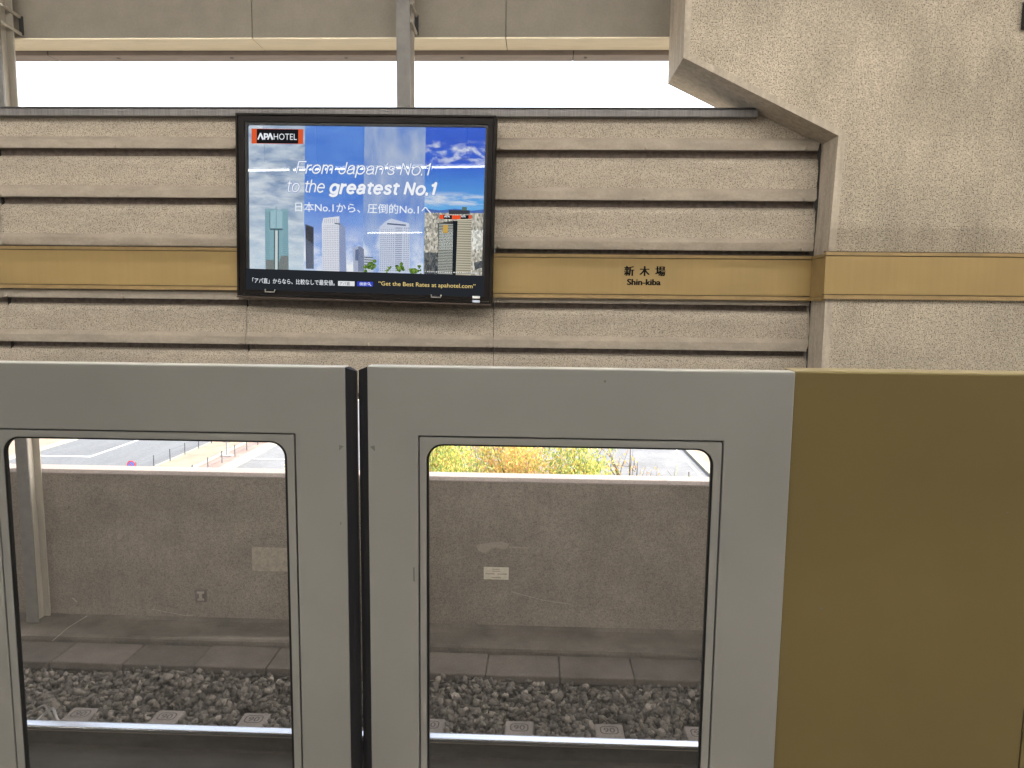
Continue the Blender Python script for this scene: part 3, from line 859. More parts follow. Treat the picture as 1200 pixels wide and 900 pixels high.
b = MB(); b.box(-4.5, 24, -9.3, -9.2, 0.5, 2.9); rel(b, O).build("wall_panel", M_PANEL, t)
b = MB(); b.box(-24, -4.5, -9.5, -8.9, -1.46, 4.895); rel(b, O).build("pier", M_STUCCO, t)
b = MB(); b.box(-4.495, 24, -9.6, -9.45, 3.47, 4.895); rel(b, O).build("fascia", M_BEAM, t)
for k in range(-1, 6):
    b = MB(); b.box(k * 3.1 - 0.05, k * 3.1 + 0.05, -9.44, -9.31, -1.1, 4.895); rel(b, O).build("post", M_STEEL, t)

FILL_LAMP = 34.0  # strength of the added ceiling rows, main light on the wall
# hanging lamps show as lines in the display's glass; ceiling rows are added light
def lamp_mat(power):
    m, t_, p = newmat("lit_tube")
    t_.nodes.remove(p)
    e = N(t_, "ShaderNodeEmission", Strength=power)
    e.inputs[0].default_value = (1.0, 0.97, 0.92, 1)
    t_.links.new(e.outputs[0], t_.nodes["Material Output"].inputs[0])
    return m
M_FILL_TUBE = lamp_mat(FILL_LAMP)
M_TUBEDIM = lamp_mat(2.4)
WORDS = ["first", "second", "third", "fourth", "fifth", "sixth"]
def lamp_row(name, ly, lz, hl, hang, mat_, xs_l, where, grp, mid):
    proto = None
    for i, x in enumerate(xs_l):
        if proto is None:
            t = thing(name, (x, ly, lz), "", "lamp", grp)
            b = MB(); b.box(-hl, hl, -0.05, 0.05, 0.025, 0.08); b.build("housing", M_CEIL, t, bevel=0.005)
            b = MB(); b.tube([(-hl, 0, 0.0), (hl, 0, 0.0)], 0.013, 10); b.build("tube", mat_, t, smooth=True)
            for hx in (-0.75 * hl, 0.75 * hl):
                b = MB(); b.tube([(hx, 0, 0.08), (hx, 0, hang)], 0.008, 6); b.build("hanger", M_STEEL, t)
            proto = t; o = t
        else:
            o = proto.copy(); COL.objects.link(o); o.location.x = x
            for ch in proto.children:
                d = ch.copy(); COL.objects.link(d); d.parent = o
        o['label'] = "lit tube lamp " + where + ", " + WORDS[i] + " from the left"
lamp_row("hanging_lamp", 2.2, 3.03, 1.2, 1.86, M_TUBEDIM, [-7.02 + 2.46 * i for i in range(6)], "hung low over the platform edge by the doors", "hanging lamps over the near platform edge", 0)
lamp_row("hanging_lamp", -5.6, 3.03, 0.64, 1.86, M_TUBEDIM, [-8.75 + 4.2 * i for i in range(5)], "hung low over the far platform edge", "hanging lamps over the far platform edge", 0)
lamp_row("added_fill_lamp", 1.5, 4.72, 1.2, 0.175, M_FILL_TUBE, [-7.0 + 2.6 * i for i in range(6)], "added to light the wall from the ceiling", "added fill lamps in front of the doors", 0)  # unseen row added to brighten the wall, set clear of the display's reflection
lamp_row("added_fill_lamp", -2.2, 4.72, 1.2, 0.175, M_FILL_TUBE, [-6.0 + 3.0 * i for i in range(5)], "added to light the doors from the ceiling", "added fill lamps over the platform middle", 0)  # unseen row added to brighten the door fronts

# ================================================================== ADVERTISING DISPLAY
TVW, TVH = 1.914, 1.322
xc, yc = (-2.2535 - 0.3345) / 2, (5.40 + 5.29) / 2
t = thing("advertising_display", (xc - 0.008, yc, 1.505), "large dark framed advertising display showing skyscrapers under a blue sky", "display",
          rot=(0, math.radians(1.25), math.radians(-3.27)))
TV = t
sx0, sx1, sz0, sz1 = -0.877, 0.884, 0.062, 1.244
o1 = rrect(-TVW / 2, TVW / 2, 0, TVH, 0.004); o2 = rrect(-TVW / 2 + 0.014, TVW / 2 - 0.014, 0.014, TVH - 0.014, 0.004)
o3 = rrect(-TVW / 2 + 0.017, TVW / 2 - 0.017, 0.017, TVH - 0.017, 0.004); o4 = rrect(sx0 - 0.018, sx1 + 0.018, sz0 - 0.014, sz1 + 0.018, 0.012)
o5 = rrect(sx0 - 0.016, sx1 + 0.016, sz0 - 0.012, sz1 + 0.016, 0.012); o6 = rrect(sx0, sx1, sz0, sz1, 0.014)
b = MB(); b.ring(o1, o2, -0.004, 0.10); b.build("outer_frame", M_FRAME, t, bevel=0.002)
b = MB(); b.ring(o3, o4, 0.004, 0.10); b.build("inner_frame", M_FRAME, t, bevel=0.002)
b = MB(); b.ring(o5, o6, 0.012, 0.05); b.build("screen_bezel", M_BLACK, t)
b = MB(); b.box(-TVW / 2 + 0.03, TVW / 2 - 0.03, 0.06, 0.13, 0.03, TVH - 0.03); b.build("cabinet", M_FRAME, t)
b = MB(); b.prism_x([(-0.012, -0.012), (0.10, -0.012), (0.10, -0.002), (-0.006, -0.002)], -TVW / 2, TVW / 2 + 0.003); b.build("bottom_lip", M_FRAMELIP, t)
for lx in (-0.70, 0.555):
    b = MB(); b.tube([(lx - 0.036, -0.004, 0.052), (lx - 0.034, -0.014, 0.034), (lx + 0.034, -0.014, 0.034), (lx + 0.036, -0.004, 0.052)], 0.005, 6); b.build("latch", M_CHROME, t)
for zz, mm in ((0.032, M_WHITE), (0.0025, M_BLUEST)):
    b = MB(); b.box(0.823, 0.877, -0.0075, -0.0045, zz + 0.004, zz + 0.021); b.build("sticker", mm, t)

scr = MB(); scr.box(sx0 - 0.01, sx1 + 0.01, 0.040, 0.055, sz0 - 0.01, sz1 + 0.01)
SC = scr.build("screen", M_BLACK, t)
b = MB(); b.poly([(sx0, 0.018, sz0), (sx1, 0.018, sz0), (sx1, 0.018, sz1), (sx0, 0.018, sz1)]); b.build("screen_glass", M_SCRGLASS, t)

def A(X, Y):            # picture position on the ad (in the ad's own layout units) -> local x, z on the screen
    xl = 92 + (Y - 90) * 12 / 680; xr = 1082 - (Y - 97) * 4 / 690
    yt = 90 + (X - 92) * 7 / 990; yb = 770 + (X - 104) * 20 / 975
    return sx0 + (X - xl) / (xr - xl) * (sx1 - sx0), sz1 - (Y - yt) / (yb - yt) * (sz1 - sz0)
LAYER = [0.0395]
def layer():
    LAYER[0] -= 0.0007
    return LAYER[0]
def pic(name, mat, polys, y=None):
    y = layer() if y is None else y
    b = MB()
    for i, p in enumerate(polys):
        q = [A(*k) for k in p]
        b.poly([(a, y - i * 2e-6, z) for a, z in q])
    o = b.build(name, mat, SC)
    return o
def R4(x0, y0, x1, y1):
    return [(x0, y1), (x1, y1), (x1, y0), (x0, y0)]
def from7(pts): return [((280 + x / 6.925 - 260) * 3.529, (230 + y / 6.925 - 120) * 3.529) for x, y in pts]
def from8(pts): return [((420 + x / 6.924 - 260) * 3.529, (230 + y / 6.924 - 120) * 3.529) for x, y in pts]

SK1 = em_noise("ad_sky_grey", [(0.25, (96, 122, 160)), (0.45, (138, 160, 190)), (0.7, (190, 205, 220))], sc=(2.2, 1, 5), rot=(0, 0.5, 0), scale=2.0, grad=(0.75, 0.1, (206, 224, 234), 0.9), clouds=[((2.0, 1, 7), 2.5, 0.42, 0.75, (222, 230, 236), 0.1, 1.3, 0.1, 3.0)])
SK2 = em_noise("ad_sky_blue", [(0.3, (66, 116, 208)), (0.6, (92, 140, 220)), (0.8, (160, 190, 235))], sc=(1.5, 1, 3), scale=2.0, grad=(0.75, 0.1, (190, 212, 245), 0.8), clouds=[((2.5, 1, 3.0), 2.2, 0.42, 0.6, (240, 244, 248), -0.2, 0.55, 0.25, 5.0)])
SK3 = em_noise("ad_sky_cloud", [(0.25, (70, 116, 210)), (0.45, (128, 156, 208)), (0.7, (176, 190, 215))], sc=(2.5, 1, 1.2), scale=2.2, grad=(0.8, 0.1, (150, 186, 246), 0.5), clouds=[((2.5, 1, 2.0), 2.2, 0.40, 0.62, (238, 243, 248), -0.2, 0.6, 0.25, 9.0)])
SK4 = em_noise("ad_sky_deep", [(0.3, (48, 88, 198)), (0.6, (56, 98, 208)), (1.0, (60, 120, 220))], sc=(1, 1, 4), scale=3.0, grad=(1.0, 0.68, (104, 180, 236), 0.9), clouds=[((2.2, 1, 5.0), 4.0, 0.48, 0.66, (226, 232, 240), 0.97, 1.16, 0.05, 1.3), ((1.5, 1, 7.0), 4.0, 0.42, 0.6, (205, 216, 232), 0.68, 0.80, 0.04, 4.1)])
pic("sky_picture", SK1, [R4(92, 88, 336, 700)])
pic("sky_picture", SK2, [R4(334, 88, 584, 705)])
pic("sky_picture", SK3, [R4(583, 88, 838, 710)])
pic("sky_picture", SK4, [R4(836, 88, 1090, 715)])
# city behind the last tower
CITY = em_noise("ad_city_mosaic", [(0.0, (120, 122, 120)), (0.35, (166, 162, 150)), (0.7, (200, 196, 182)), (1.0, (226, 222, 210))], sc=(1.5, 1, 0.8), scale=62.0, vor=True)
HILL = em("ad_hills", (74, 110, 180))
pic("hills_picture", HILL, [[(838, 452), (1086, 452), (1086, 430), (1030, 436), (960, 428), (900, 436), (838, 428)]])
pic("city_picture", CITY, [[(838, 712), (1086, 716), (1086, 446), (838, 446)]])
CITYD = em_noise("ad_city_shade", [(0.0, (40, 46, 54)), (0.5, (74, 80, 86)), (1.0, (120, 124, 122))], sc=(1.6, 1, 0.7), scale=70.0, vor=True)
pic("city_picture", CITYD, [from8([(540, 440), (655, 440), (655, 622), (540, 622)]), from8([(940, 520), (1008, 500), (1008, 560), (950, 580)])])
# towers
def tower(body_polys, row_polys, c_body, c_row, extra=()):
    o = pic("tower_picture", em("ad_tower", c_body), body_polys)
    if row_polys: pic("tower_windows_picture", em("ad_windows", c_row), row_polys)
    for c, ps in extra: pic("tower_detail_picture", em("ad_detail", c), ps)
rows = []
tower([from7([(200, 597), (395, 597), (382, 92), (335, 92), (310, 110), (292, 95), (284, 65), (275, 92), (188, 92)])],
      [from7([(192, y + 5), (232, y + 5), (231, y), (191, y)]) for y in range(120, 590, 17)] + [from7([(345, y + 5), (386, y + 5), (385, y), (344, y)]) for y in range(120, 590, 17)],
      (132, 172, 184), (112, 150, 164),
      [((156, 192, 204), [from7([(236, 250), (336, 250), (336, 110), (310, 112), (284, 100), (236, 110)])]),
       ((70, 92, 104), [from7([(233, 267), (341, 267), (341, 255), (233, 255)]), from7([(270, 596), (279, 596), (277, 268), (268, 268)]), from7([(303, 596), (312, 596), (310, 268), (302, 268)]), from7([(231, 250), (236, 250), (235, 120), (230, 120)]), from7([(284, 250), (288, 250), (287, 100), (284, 100)])]),
       ((205, 214, 212), [from7([(281, 596), (301, 596), (299, 272), (279, 272)])]),
       ((120, 128, 128), [from7([(204, 597), (272, 597), (270, 515), (203, 515)]), from7([(312, 597), (394, 597), (390, 480), (330, 480), (312, 540)])])])
tower([from7([(540, 586), (605, 586), (600, 240), (530, 215)])], [from7([(545, y + 4), (600, y + 4), (599, y), (544, y)]) for y in range(400, 580, 14)],
      (86, 96, 116), (112, 122, 142), [((56, 60, 72), [from7([(538, 340), (600, 380), (598, 250), (532, 225)])])])
tower([from7([(680, 606), (820, 606), (812, 205), (668, 210)]), from7([(670, 212), (815, 205), (812, 150), (680, 166)])],
      [from7([(684 + dx, y + 7), (692 + dx, y + 7), (691 + dx, y), (683 + dx, y)]) for y in range(226, 600, 15) for dx in range(0, 130, 14)],
      (222, 226, 236), (165, 172, 192),
      [((140, 154, 190), [from7([(820, 606), (878, 606), (862, 240), (812, 196)])]), ((180, 186, 202), [from7([(690 + d, 206), (696 + d, 206), (696 + d, 170), (690 + d, 170)]) for d in range(0, 115, 16)]), ((60, 90, 110), [from7([(775, 214), (822, 220), (820, 209), (775, 205)])])])
tower([from7([(935, 606), (975, 606), (972, 398), (930, 402)])], [], (168, 178, 202), (0, 0, 0),
      [((118, 130, 160), [from7([(975, 606), (1025, 606), (1020, 420), (990, 395), (972, 398)])]), ((92, 112, 150), [from7([(950, 515), (975, 515), (975, 420), (950, 425)])])])
tower([from7([(1025, 606), (1100, 606), (1096, 490), (1025, 474)])], [from7([(1025, y + 8), (1096, y + 12), (1096, y + 4), (1025, y)]) for y in (482, 502, 522, 545)], (196, 206, 220), (62, 74, 92))
tower([from8([(180, 612), (430, 612), (417, 205), (270, 166), (235, 182), (175, 236)])],
      [from8([(dx, y + 7), (dx + 9, y + 7), (dx + 9, y), (dx, y)]) for y in range(255, 600, 16) for dx in list(range(185, 300, 17))] + [from8([(305, y + 7), (362, y + 7), (362, y), (305, y)]) for y in range(240, 600, 16)] + [from8([(dx, y + 7), (dx + 9, y + 7), (dx + 9, y), (dx, y)]) for y in range(240, 600, 16) for dx in (375, 392, 408)],
      (200, 210, 230), (128, 140, 168), [((84, 98, 130), [from8([(236, 214), (390, 226), (390, 214), (240, 202)])])])
stripes = [from8([(655, y + 7), (770, y + 10), (770, y + 3), (655, y)]) for y in range(205, 620, 13)]
tower([from8([(660, 627), (775, 627), (770, 180), (645, 200)])], stripes, (58, 60, 60), (176, 180, 172),
      [((196, 190, 168), [from8([(800, 627), (922, 627), (915, 166), (805, 166)])]), ((96, 92, 82), [from8([(803, y + 5), (918, y + 2), (918, y - 4), (803, y)]) for y in range(180, 620, 14)]),
       ((30, 34, 40), [from8([(776, 627), (800, 627), (806, 180), (769, 180)])]), ((196, 160, 84), [from8([(690, 280), (730, 280), (730, 215), (690, 215)])])])
pic("tower_detail_picture", em("ad_roof", (62, 64, 70)), [from8([(735, 128), (900, 124), (900, 95), (735, 92)])])
pic("tower_detail_picture", em("ad_plant_room", (92, 112, 104)), [from8([(840, 95), (878, 95), (878, 68), (840, 68)])])
pic("rooftop_sign_picture", em("ad_sign_orange", (232, 84, 44)), [from8([(660, 166), (762, 168), (762, 134), (660, 132)]), from8([(763, 170), (830, 166), (830, 136), (763, 136)]), from8([(895, 164), (915, 162), (915, 132), (895, 134)])])
pic("rooftop_sign_picture", em("ad_sign_black", (24, 24, 28)), [from8([(693, 166), (761, 168), (761, 136), (693, 134)]), from8([(831, 166), (894, 164), (894, 134), (831, 136)])])
# trees
TG = em_noise("ad_trees", [(0.3, (34, 58, 30)), (0.5, (84, 116, 50)), (0.7, (150, 176, 84))], scale=60.0, det=4.0)
def bush(cx, cy, rx, ry, seed):
    r_ = np.random.default_rng(seed); ps = []
    for i in range(14):
        x, y = cx + r_.normal(0, rx * 0.45), cy + r_.normal(0, ry * 0.4)
        a = rx * r_.uniform(0.18, 0.36)
        ps.append([(x + a * r_.uniform(0.7, 1.1) * math.cos(k * math.pi / 4), y - a * r_.uniform(0.7, 1.1) * math.sin(k * math.pi / 4)) for k in range(8)])
    return ps
pic("trees_picture", TG, bush(622, 676, 32, 26, 1) + bush(745, 680, 26, 22, 2) + bush(692, 690, 14, 14, 3) + bush(800, 694, 26, 14, 4) + bush(826, 682, 14, 22, 5))
# reflections of nothing: plain footer bar
pic("footer_bar", em("ad_footer", (38, 41, 46)), [[(90, 800), (1090, 810), (1090, 708.5), (90, 689)]])
pic("footnote_specks", em("ad_footnote", (226, 228, 228)), [R4(846 + 9 * i, 692 + i * 0.16, 846 + 9 * i + 3 + (i * 7 % 4), 696 + i * 0.16) for i in range(25)])
# logo
pic("logo_picture", em("ad_logo_orange", (214, 88, 50)), [[(113, 168), (332, 169), (332, 109), (113, 107)]])
pic("logo_picture", em("ad_logo_black", (28, 27, 30)), [[(135.5, 167), (311.5, 168), (311.5, 110), (135.5, 108.5)]])
WH = em("ad_white", (236, 240, 246)); EDGE = em("ad_edge", (122, 142, 190)); GOLDT = em("ad_gold_text", (226, 200, 130)); BLK = em("ad_black_text", (60, 62, 70))
def adtext(body, X0, Y0, X1, Y1, mat, shear=0.0, bold=0.0, edge=None):
    """Y0 top, Y1 bottom of the glyph box in ad units"""
    (xa, zt), (xb, zb) = A(X0, Y0), A(X1, Y1)
    if edge:
        b = MB(); text_into(b, body, xa - edge * 0.35, xb + edge * 0.35, zb - edge * 0.35, zt + edge * 0.35, layer(), shear, bold + edge * 9); b.build("lettering_edge", EDGE, SC)
    b = MB(); text_into(b, body, xa, xb, zb, zt, layer(), shear, bold); b.build("lettering", mat, SC)
# A P A drawn as open strokes, then HOTEL
y_ = layer(); b = MB()
def stroke(p, q, w):
    (x0, z0), (x1, z1) = A(*p), A(*q)
    d = Vector((x1 - x0, z1 - z0)).normalized(); nrm = Vector((-d.y, d.x)) * w / 2
    b.poly([(x0 - nrm.x, y_, z0 - nrm.y), (x1 - nrm.x, y_, z1 - nrm.y), (x1 + nrm.x, y_, z1 + nrm.y), (x0 + nrm.x, y_, z0 + nrm.y)])
stroke((141, 152), (152, 126), 0.010); stroke((151, 126), (163, 152), 0.013)
stroke((169, 152), (169, 126), 0.011); stroke((169, 128.5), (182, 130), 0.009); stroke((181.5, 129), (181.5, 142), 0.010); stroke((182, 141), (169, 142), 0.008)
stroke((183, 152), (193, 126), 0.010); stroke((192, 126), (203, 152), 0.013)
b.build("logo_lettering", WH, SC)
adtext("HOTEL", 208, 127, 306, 153, WH, bold=-0.004)
def arc(cx, cy, rx, ry, a0, a1, n=16):
    return [(cx + rx * math.cos(math.radians(a0 + (a1 - a0) * k / n)), cy + ry * math.sin(math.radians(a0 + (a1 - a0) * k / n))) for k in range(n + 1)]
_arch = lambda x, w: [(x, 0.44)] + arc(x + w / 2, 0.47, w / 2, 0.25, 165, 0, 8) + [(x + w, 0)]
GLY = {
    'F': ([[(0, 0), (0, 1), (0.56, 1)], [(0, 0.52), (0.5, 0.52)]], 0.72),
    'r': ([[(0, 0), (0, 0.72)], [(0, 0.40), (0.05, 0.58), (0.15, 0.68), (0.32, 0.71)]], 0.44),
    'o': ([arc(0.29, 0.36, 0.29, 0.36, 0, 360, 24)], 0.76),
    'm': ([[(0, 0), (0, 0.72)], _arch(0, 0.36), _arch(0.36, 0.36)], 0.92),
    'J': ([[(0.44, 1), (0.44, 0.26)] + arc(0.22, 0.24, 0.22, 0.24, 0, -180, 10) + [(0, 0.3)]], 0.62),
    'a': ([[(0.05, 0.52)] + arc(0.26, 0.50, 0.21, 0.22, 160, 0, 8) + [(0.47, 0.1), (0.55, 0.0)], [(0.47, 0.42), (0.2, 0.37)] + arc(0.2, 0.19, 0.2, 0.19, 120, 290, 8) + [(0.40, 0.08), (0.47, 0.2)]], 0.70),
    'p': ([[(0, -0.28), (0, 0.72)], arc(0.28, 0.36, 0.28, 0.36, 0, 360, 24)], 0.74),
    'n': ([[(0, 0), (0, 0.72)], _arch(0, 0.46)], 0.66),
    'h': ([[(0, 0), (0, 1)], _arch(0, 0.46)], 0.66),
    '’': ([[(0.05, 1), (0.05, 0.9), (0.0, 0.8)]], 0.22),
    's': ([[(0.44, 0.54), (0.37, 0.67), (0.22, 0.72), (0.07, 0.67), (0.03, 0.54), (0.1, 0.43), (0.34, 0.34), (0.45, 0.21), (0.40, 0.06), (0.23, 0.0), (0.07, 0.05), (0.0, 0.18)]], 0.62),
    'N': ([[(0, 0), (0, 1), (0.58, 0), (0.58, 1)]], 0.80),
    '.': ([[(0, 0), (0, 0.07)]], 0.20),
    '1': ([[(0, 0.78), (0.16, 0.83), (0.25, 1), (0.25, 0)]], 0.46),
    't': ([[(0.13, 0.93), (0.13, 0.14), (0.19, 0.02), (0.32, 0.01)], [(0, 0.72), (0.3, 0.72)]], 0.46),
    'e': ([[(0.0, 0.38), (0.56, 0.38)] + arc(0.28, 0.36, 0.28, 0.36, 5, 320, 20)], 0.74),
    'g': ([arc(0.27, 0.36, 0.27, 0.36, 0, 360, 24), [(0.54, 0.72), (0.54, -0.08)] + arc(0.28, -0.08, 0.26, 0.2, 0, -160, 8)], 0.76),
    ' ': ([], 0.34),
}
def stroke_text(body, X0, Ycap, X1, Ybase, w, extra=0.0):
    """white strokes with a darker rim, cap line at Ycap and base line at Ybase"""
    (xa, zt), (xb, zb) = A(X0, Ycap), A(X1, Ybase)
    H = zt - zb
    adv = sum(GLY[c][1] + extra for c in body)
    lastw = max((p[0] for l in GLY[body[-1]][0] for p in l), default=0)
    tot = adv - GLY[body[-1]][1] - extra + lastw + 0.2
    kx = (xb - xa) / tot
    for nm, mat_, ww in (("lettering_edge", EDGE, w + 0.0075), ("lettering", WH, w)):
        b = MB(); x = 0.0; y0 = layer(); cnt = 0
        for ch in body:
            lines, a_ = GLY[ch]
            for ln in lines:
                P = [Vector((xa + (x + p[0] + 0.2 * p[1]) * kx, zb + p[1] * H)) for p in ln]
                for q0, q1 in zip(P, P[1:]):
                    d = (q1 - q0).normalized(); n_ = Vector((-d.y, d.x)) * ww / 2; e_ = d * (ww * 0.5 if len(P) == 2 else ww * 0.12)
                    cnt += 1; yy = y0 - cnt * 1e-6
                    b.poly([((q0 - n_ - e_).x, yy, (q0 - n_ - e_).y), ((q1 - n_ + e_).x, yy, (q1 - n_ + e_).y), ((q1 + n_ + e_).x, yy, (q1 + n_ + e_).y), ((q0 + n_ - e_).x, yy, (q0 + n_ - e_).y)])
                for q0 in P[1:-1]:
                    cnt += 1; yy = y0 - cnt * 1e-6
                    b.poly([(q0.x + ww / 2 * math.cos(k * math.pi / 4), yy, q0.y + ww / 2 * math.sin(k * math.pi / 4)) for k in range(8)])
            x += a_ + extra
        b.build(nm, mat_, SC)
stroke_text("From Japan’s No.1", 305, 241, 862, 294, 0.0085)
stroke_text("to the", 264, 317, 430, 367, 0.0085)
stroke_text("greatest No.1", 448, 322, 886, 374, 0.0185, extra=0.06)
adtext("日本No.1から、圧倒的No.1へ", 303, 408, 868, 456, WH, bold=0.005)
adtext("「アパ直」からなら、比較なしで最安値。", 124, 728, 474, 758, WH, bold=0.005)
pic("search_box_picture", em("ad_box", (226, 228, 230)), [[(488, 758), (557, 759), (557, 739), (488, 738)]])
adtext("アパ直", 494, 741, 538, 756, BLK, bold=0.004)
pic("search_button_picture", em("ad_button", (54, 70, 190)), [[(568, 759), (634, 760), (634, 740), (568, 739)]])
adtext("検索", 578, 742, 608, 757, WH, bold=0.004)
y_ = layer(); b = MB()
cx_, cz_ = A(617, 748)
rg = [(cx_ + 0.0095 * math.cos(k * math.pi / 8), y_, cz_ + 0.0095 * math.sin(k * math.pi / 8)) for k in range(16)] + [(cx_ + 0.006 * math.cos(k * math.pi / 8), y_, cz_ + 0.006 * math.sin(k * math.pi / 8)) for k in range(16)]
b.add(rg, [(k, (k + 1) % 16, 16 + (k + 1) % 16, 16 + k) for k in range(16)])
stroke((621, 752), (627, 757), 0.005)
b.build("magnifier_picture", WH, SC)
adtext("“Get the Best Rates at apahotel.com”", 657, 737, 1055, 768, GOLDT, bold=0.004)
adtext("APA", 722, 0, 0, 0, WH) if False else None
(xa, zt), (xb, zb) = A(922, 458), A(946, 468)
b = MB(); text_into(b, "APA", xa, xb, zb, zt, layer(), bold=0.02); b.build("lettering", WH, SC)
(xa, zt), (xb, zb) = A(990, 458), A(1010, 467)
b = MB(); text_into(b, "APA", xa, xb, zb, zt, layer(), bold=0.02); b.build("lettering", WH, SC)

# ================================================================== PLATFORM SCREEN DOORS
def leaf(x0, x1, gx0, gx1, wx0, wx1, label, rubber_left, ztop):
    t = thing("screen_door", ((x0 + x1) / 2, 2.12, FL), label, "platform door", "sliding platform screen doors")
    O = Vector(((x0 + x1) / 2, 2.12, FL))
    zb = FL + 0.01
    gt, gb, wt, wb = 1.1045, -0.125, 1.0805, -0.10
    n = 8
    outer = rrect(x0, x1, zb, ztop, 0.004, n); g = rrect(gx0, gx1, gb, gt, 0.005, n)
    b = MB(); b.ring(outer, g, 2.10, 2.135); rel(b, O).build("door_panel", M_DOOR, t, bevel=0.003)
    g2 = rrect(gx0 + 0.0045, gx1 - 0.0045, gb + 0.004, gt - 0.0045, 0.004, n); w1 = rrect(wx0, wx1, wb, wt, 0.05, n)
    b = MB(); b.ring(g2, w1, 2.1005, 2.112); rel(b, O).build("window_frame", M_DOOR, t, bevel=0.0012)
    ga = rrect(gx0 - 0.003, gx1 + 0.003, gb - 0.003, gt + 0.003, 0.005, n); gc = rrect(gx0 + 0.008, gx1 - 0.008, gb + 0.008, gt - 0.008, 0.005, n)
    b = MB(); b.ring(ga, gc, 2.1125, 2.119); rel(b, O).build("frame_groove", M_DOORGAP, t)
    w2 = rrect(wx0 + 0.0005, wx1 - 0.0005, wb + 0.0005, wt - 0.0005, 0.0495, n); w3 = rrect(wx0 + 0.007, wx1 - 0.007, wb + 0.007, wt - 0.005, 0.045, n)
    b = MB(); b.ring(w2, w3, 2.102, 2.1135); rel(b, O).build("window_gasket", M_GASKET, t)
    b = MB(); b.box(wx0 + 0.003, wx1 - 0.003, 2.107, 2.1115, wb + 0.003, wt - 0.003)
    b.m[2] = 1                                    # the pane's platform face reflects; its other faces are clear
    gl = rel(b, O).build("window_glass", [M_CLEAR, M_GLASS], t)
    # cap on top of the leaf, pale colour standing in for light from above
    b = MB(); b.box(x0 + 0.002, x1 - 0.002, 2.1015, 2.15, ztop - 0.003, ztop + 0.0015); rel(b, O).build("top_cap", surface("lit_grey_cap", (0.62, 0.61, 0.58), 0.35, metallic=0.2), t)
    # rubber closing edge
    s = 1 if rubber_left else -1
    xe = x0 if rubber_left else x1
    xa_, xb_ = (xe, xe - 0.030) if rubber_left else (xe, xe + 0.030)
    prof = [(2.1035, 0), (2.108, 0.5), (2.118, 1.0), (2.130, 1.0), (2.142, 0.5), (2.145, 0)]
    vs_, fs = [], []
    for z_ in (0, 1):
        for y__, k in prof:
            xx = xa_ + (xb_ - xa_) * k
            vs_.append((xx, y__, zb if z_ == 0 else ztop - 0.001 - 0.012 * k))
    q = len(prof)
    for i in range(q):
        j = (i + 1) % q
        fs.append((i, j, q + j, q + i))
    fs += [tuple(range(q - 1, -1, -1)), tuple(range(q, 2 * q))]
    b = MB(); b.add(vs_, fs); rel(b, O).build("rubber_edge", M_RUBBER, t)
    # little triangular sticker near the closing edge
    b = MB(); zc_ = 1.069
    xs_ = xe + s * 0.006
    b.poly([(xs_, 2.0992, zc_), (xs_ + s * 0.015, 2.0992, zc_ - 0.014), (xs_ + s * 0.014, 2.0992, zc_ + 0.004)]); rel(b, O).build("arrow_sticker", M_MARK, t)
    return t, gl, O
tL, glL, OL = leaf(-1.803, -0.565, -1.64, -0.7165, -1.612, -0.7435, "left grey sliding platform door, its window showing the street fences", False, 1.304)
tR, glR, OR = leaf(-0.499, 0.740, -0.3495, 0.545, -0.3255, 0.518, "right grey sliding platform door, its window showing yellow trees", True, 1.308)
def scratch(gl, O, pts, w):
    b = MB()
    for (xa, za), (xb, zb) in zip(pts, pts[1:]):
        d = Vector((xb - xa, zb - za)).normalized(); n_ = Vector((-d.y, d.x)) * w / 2
        b.poly([(xa - n_.x, 2.1066, za - n_.y), (xb - n_.x, 2.1066, zb - n_.y), (xb + n_.x, 2.1066, zb + n_.y), (xa + n_.x, 2.1066, za + n_.y)])
    rel(b, O).build("scratch", M_SCRATCH, gl)
scratch(glL, OL, [(-1.502, 0.432), (-1.448, 0.478), (-1.385, 0.518)], 0.0011)
scratch(glL, OL, [(-1.43, 0.575), (-1.415, 0.562)], 0.0022)
scratch(glL, OL, [(-1.18, 0.545), (-1.08, 0.528), (-1.05, 0.529)], 0.0008)
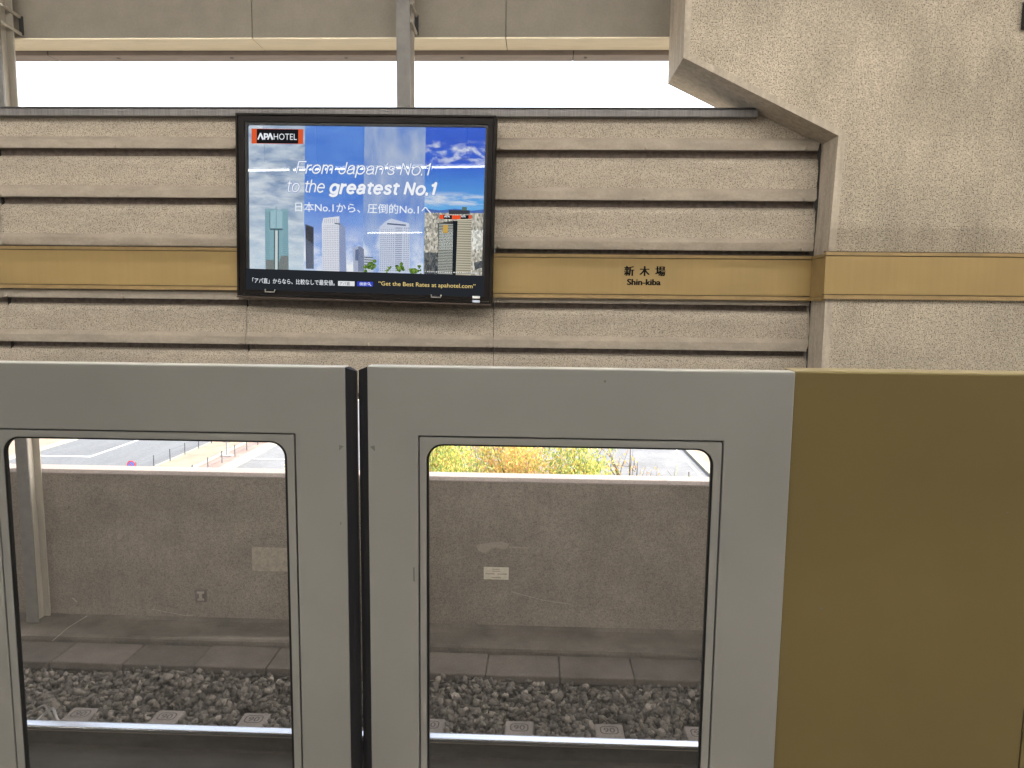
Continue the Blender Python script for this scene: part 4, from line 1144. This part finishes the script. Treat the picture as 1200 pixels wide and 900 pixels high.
scratch(glR, OR, [(-0.07, 0.63), (0.03, 0.605), (0.11, 0.595)], 0.0008)
scratch(glR, OR, [(0.33, 1.005), (0.42, 0.965)], 0.0008)
scratch(glR, OR, [(0.06, 1.0), (0.13, 0.965)], 0.0007)
b = MB(); b.poly([(-0.366, 2.0993, 0.66), (-0.361, 2.0993, 0.655), (-0.3615, 2.0993, 0.70), (-0.3665, 2.0993, 0.702)]); rel(b, OR).build("scuff", M_MARK, tR)

def chip(parent, O, x, y, z, w, h):
    b = MB(); b.poly([(x, y, z), (x + w * 0.6, y, z - h * 0.3), (x + w, y, z + h * 0.5), (x + w * 0.4, y, z + h)]); rel(b, O).build("paint_chip", M_MARK, parent)
chip(tR, OR, 0.192, 2.0993, 1.272, 0.008, 0.006)
chip(tL, OL, -0.586, 2.0993, 0.83, 0.004, 0.010)
def housing(x0, x1, seam, label):
    O = Vector(((x0 + x1) / 2, 2.22, FL))
    t = thing("door_housing", O, label, "door housing", "door housings on the platform edge")
    ed = [x0] + seam + [x1]
    for i in range(len(ed) - 1):
        b = MB(); b.box(ed[i] + 0.0015, ed[i + 1] - 0.0015, 2.109, 2.121, FL, 1.309); rel(b, O).build("front_panel", M_HOUSING, t, bevel=0.003)
    b = MB(); b.box(x0 + 0.004, x1 - 0.004, 2.1215, 2.20, FL, 1.3075); rel(b, O).build("case", M_DOORGAP, t)
    b = MB(); b.box(x0 + 0.001, x1 - 0.001, 2.1095, 2.202, 1.3095, 1.3125); rel(b, O).build("top_cap", surface("lit_gold_cap", (0.42, 0.35, 0.2), 0.35, metallic=0.3), t)  # top coloured paler than the panels, imitating light from above
    return t
tH = housing(0.7395, 2.75, [1.476], "plain olive gold door housing at the right of the platform doors")
chip(tH, Vector(((0.7395 + 2.75) / 2, 2.22, FL)), 0.853, 2.1083, 0.60, 0.009, 0.005)
chip(tH, Vector(((0.7395 + 2.75) / 2, 2.22, FL)), 1.372, 2.1083, 0.905, 0.004, 0.004)
housing(-3.6, -1.8025, [-2.7], "plain olive gold door housing to the left of the left door")
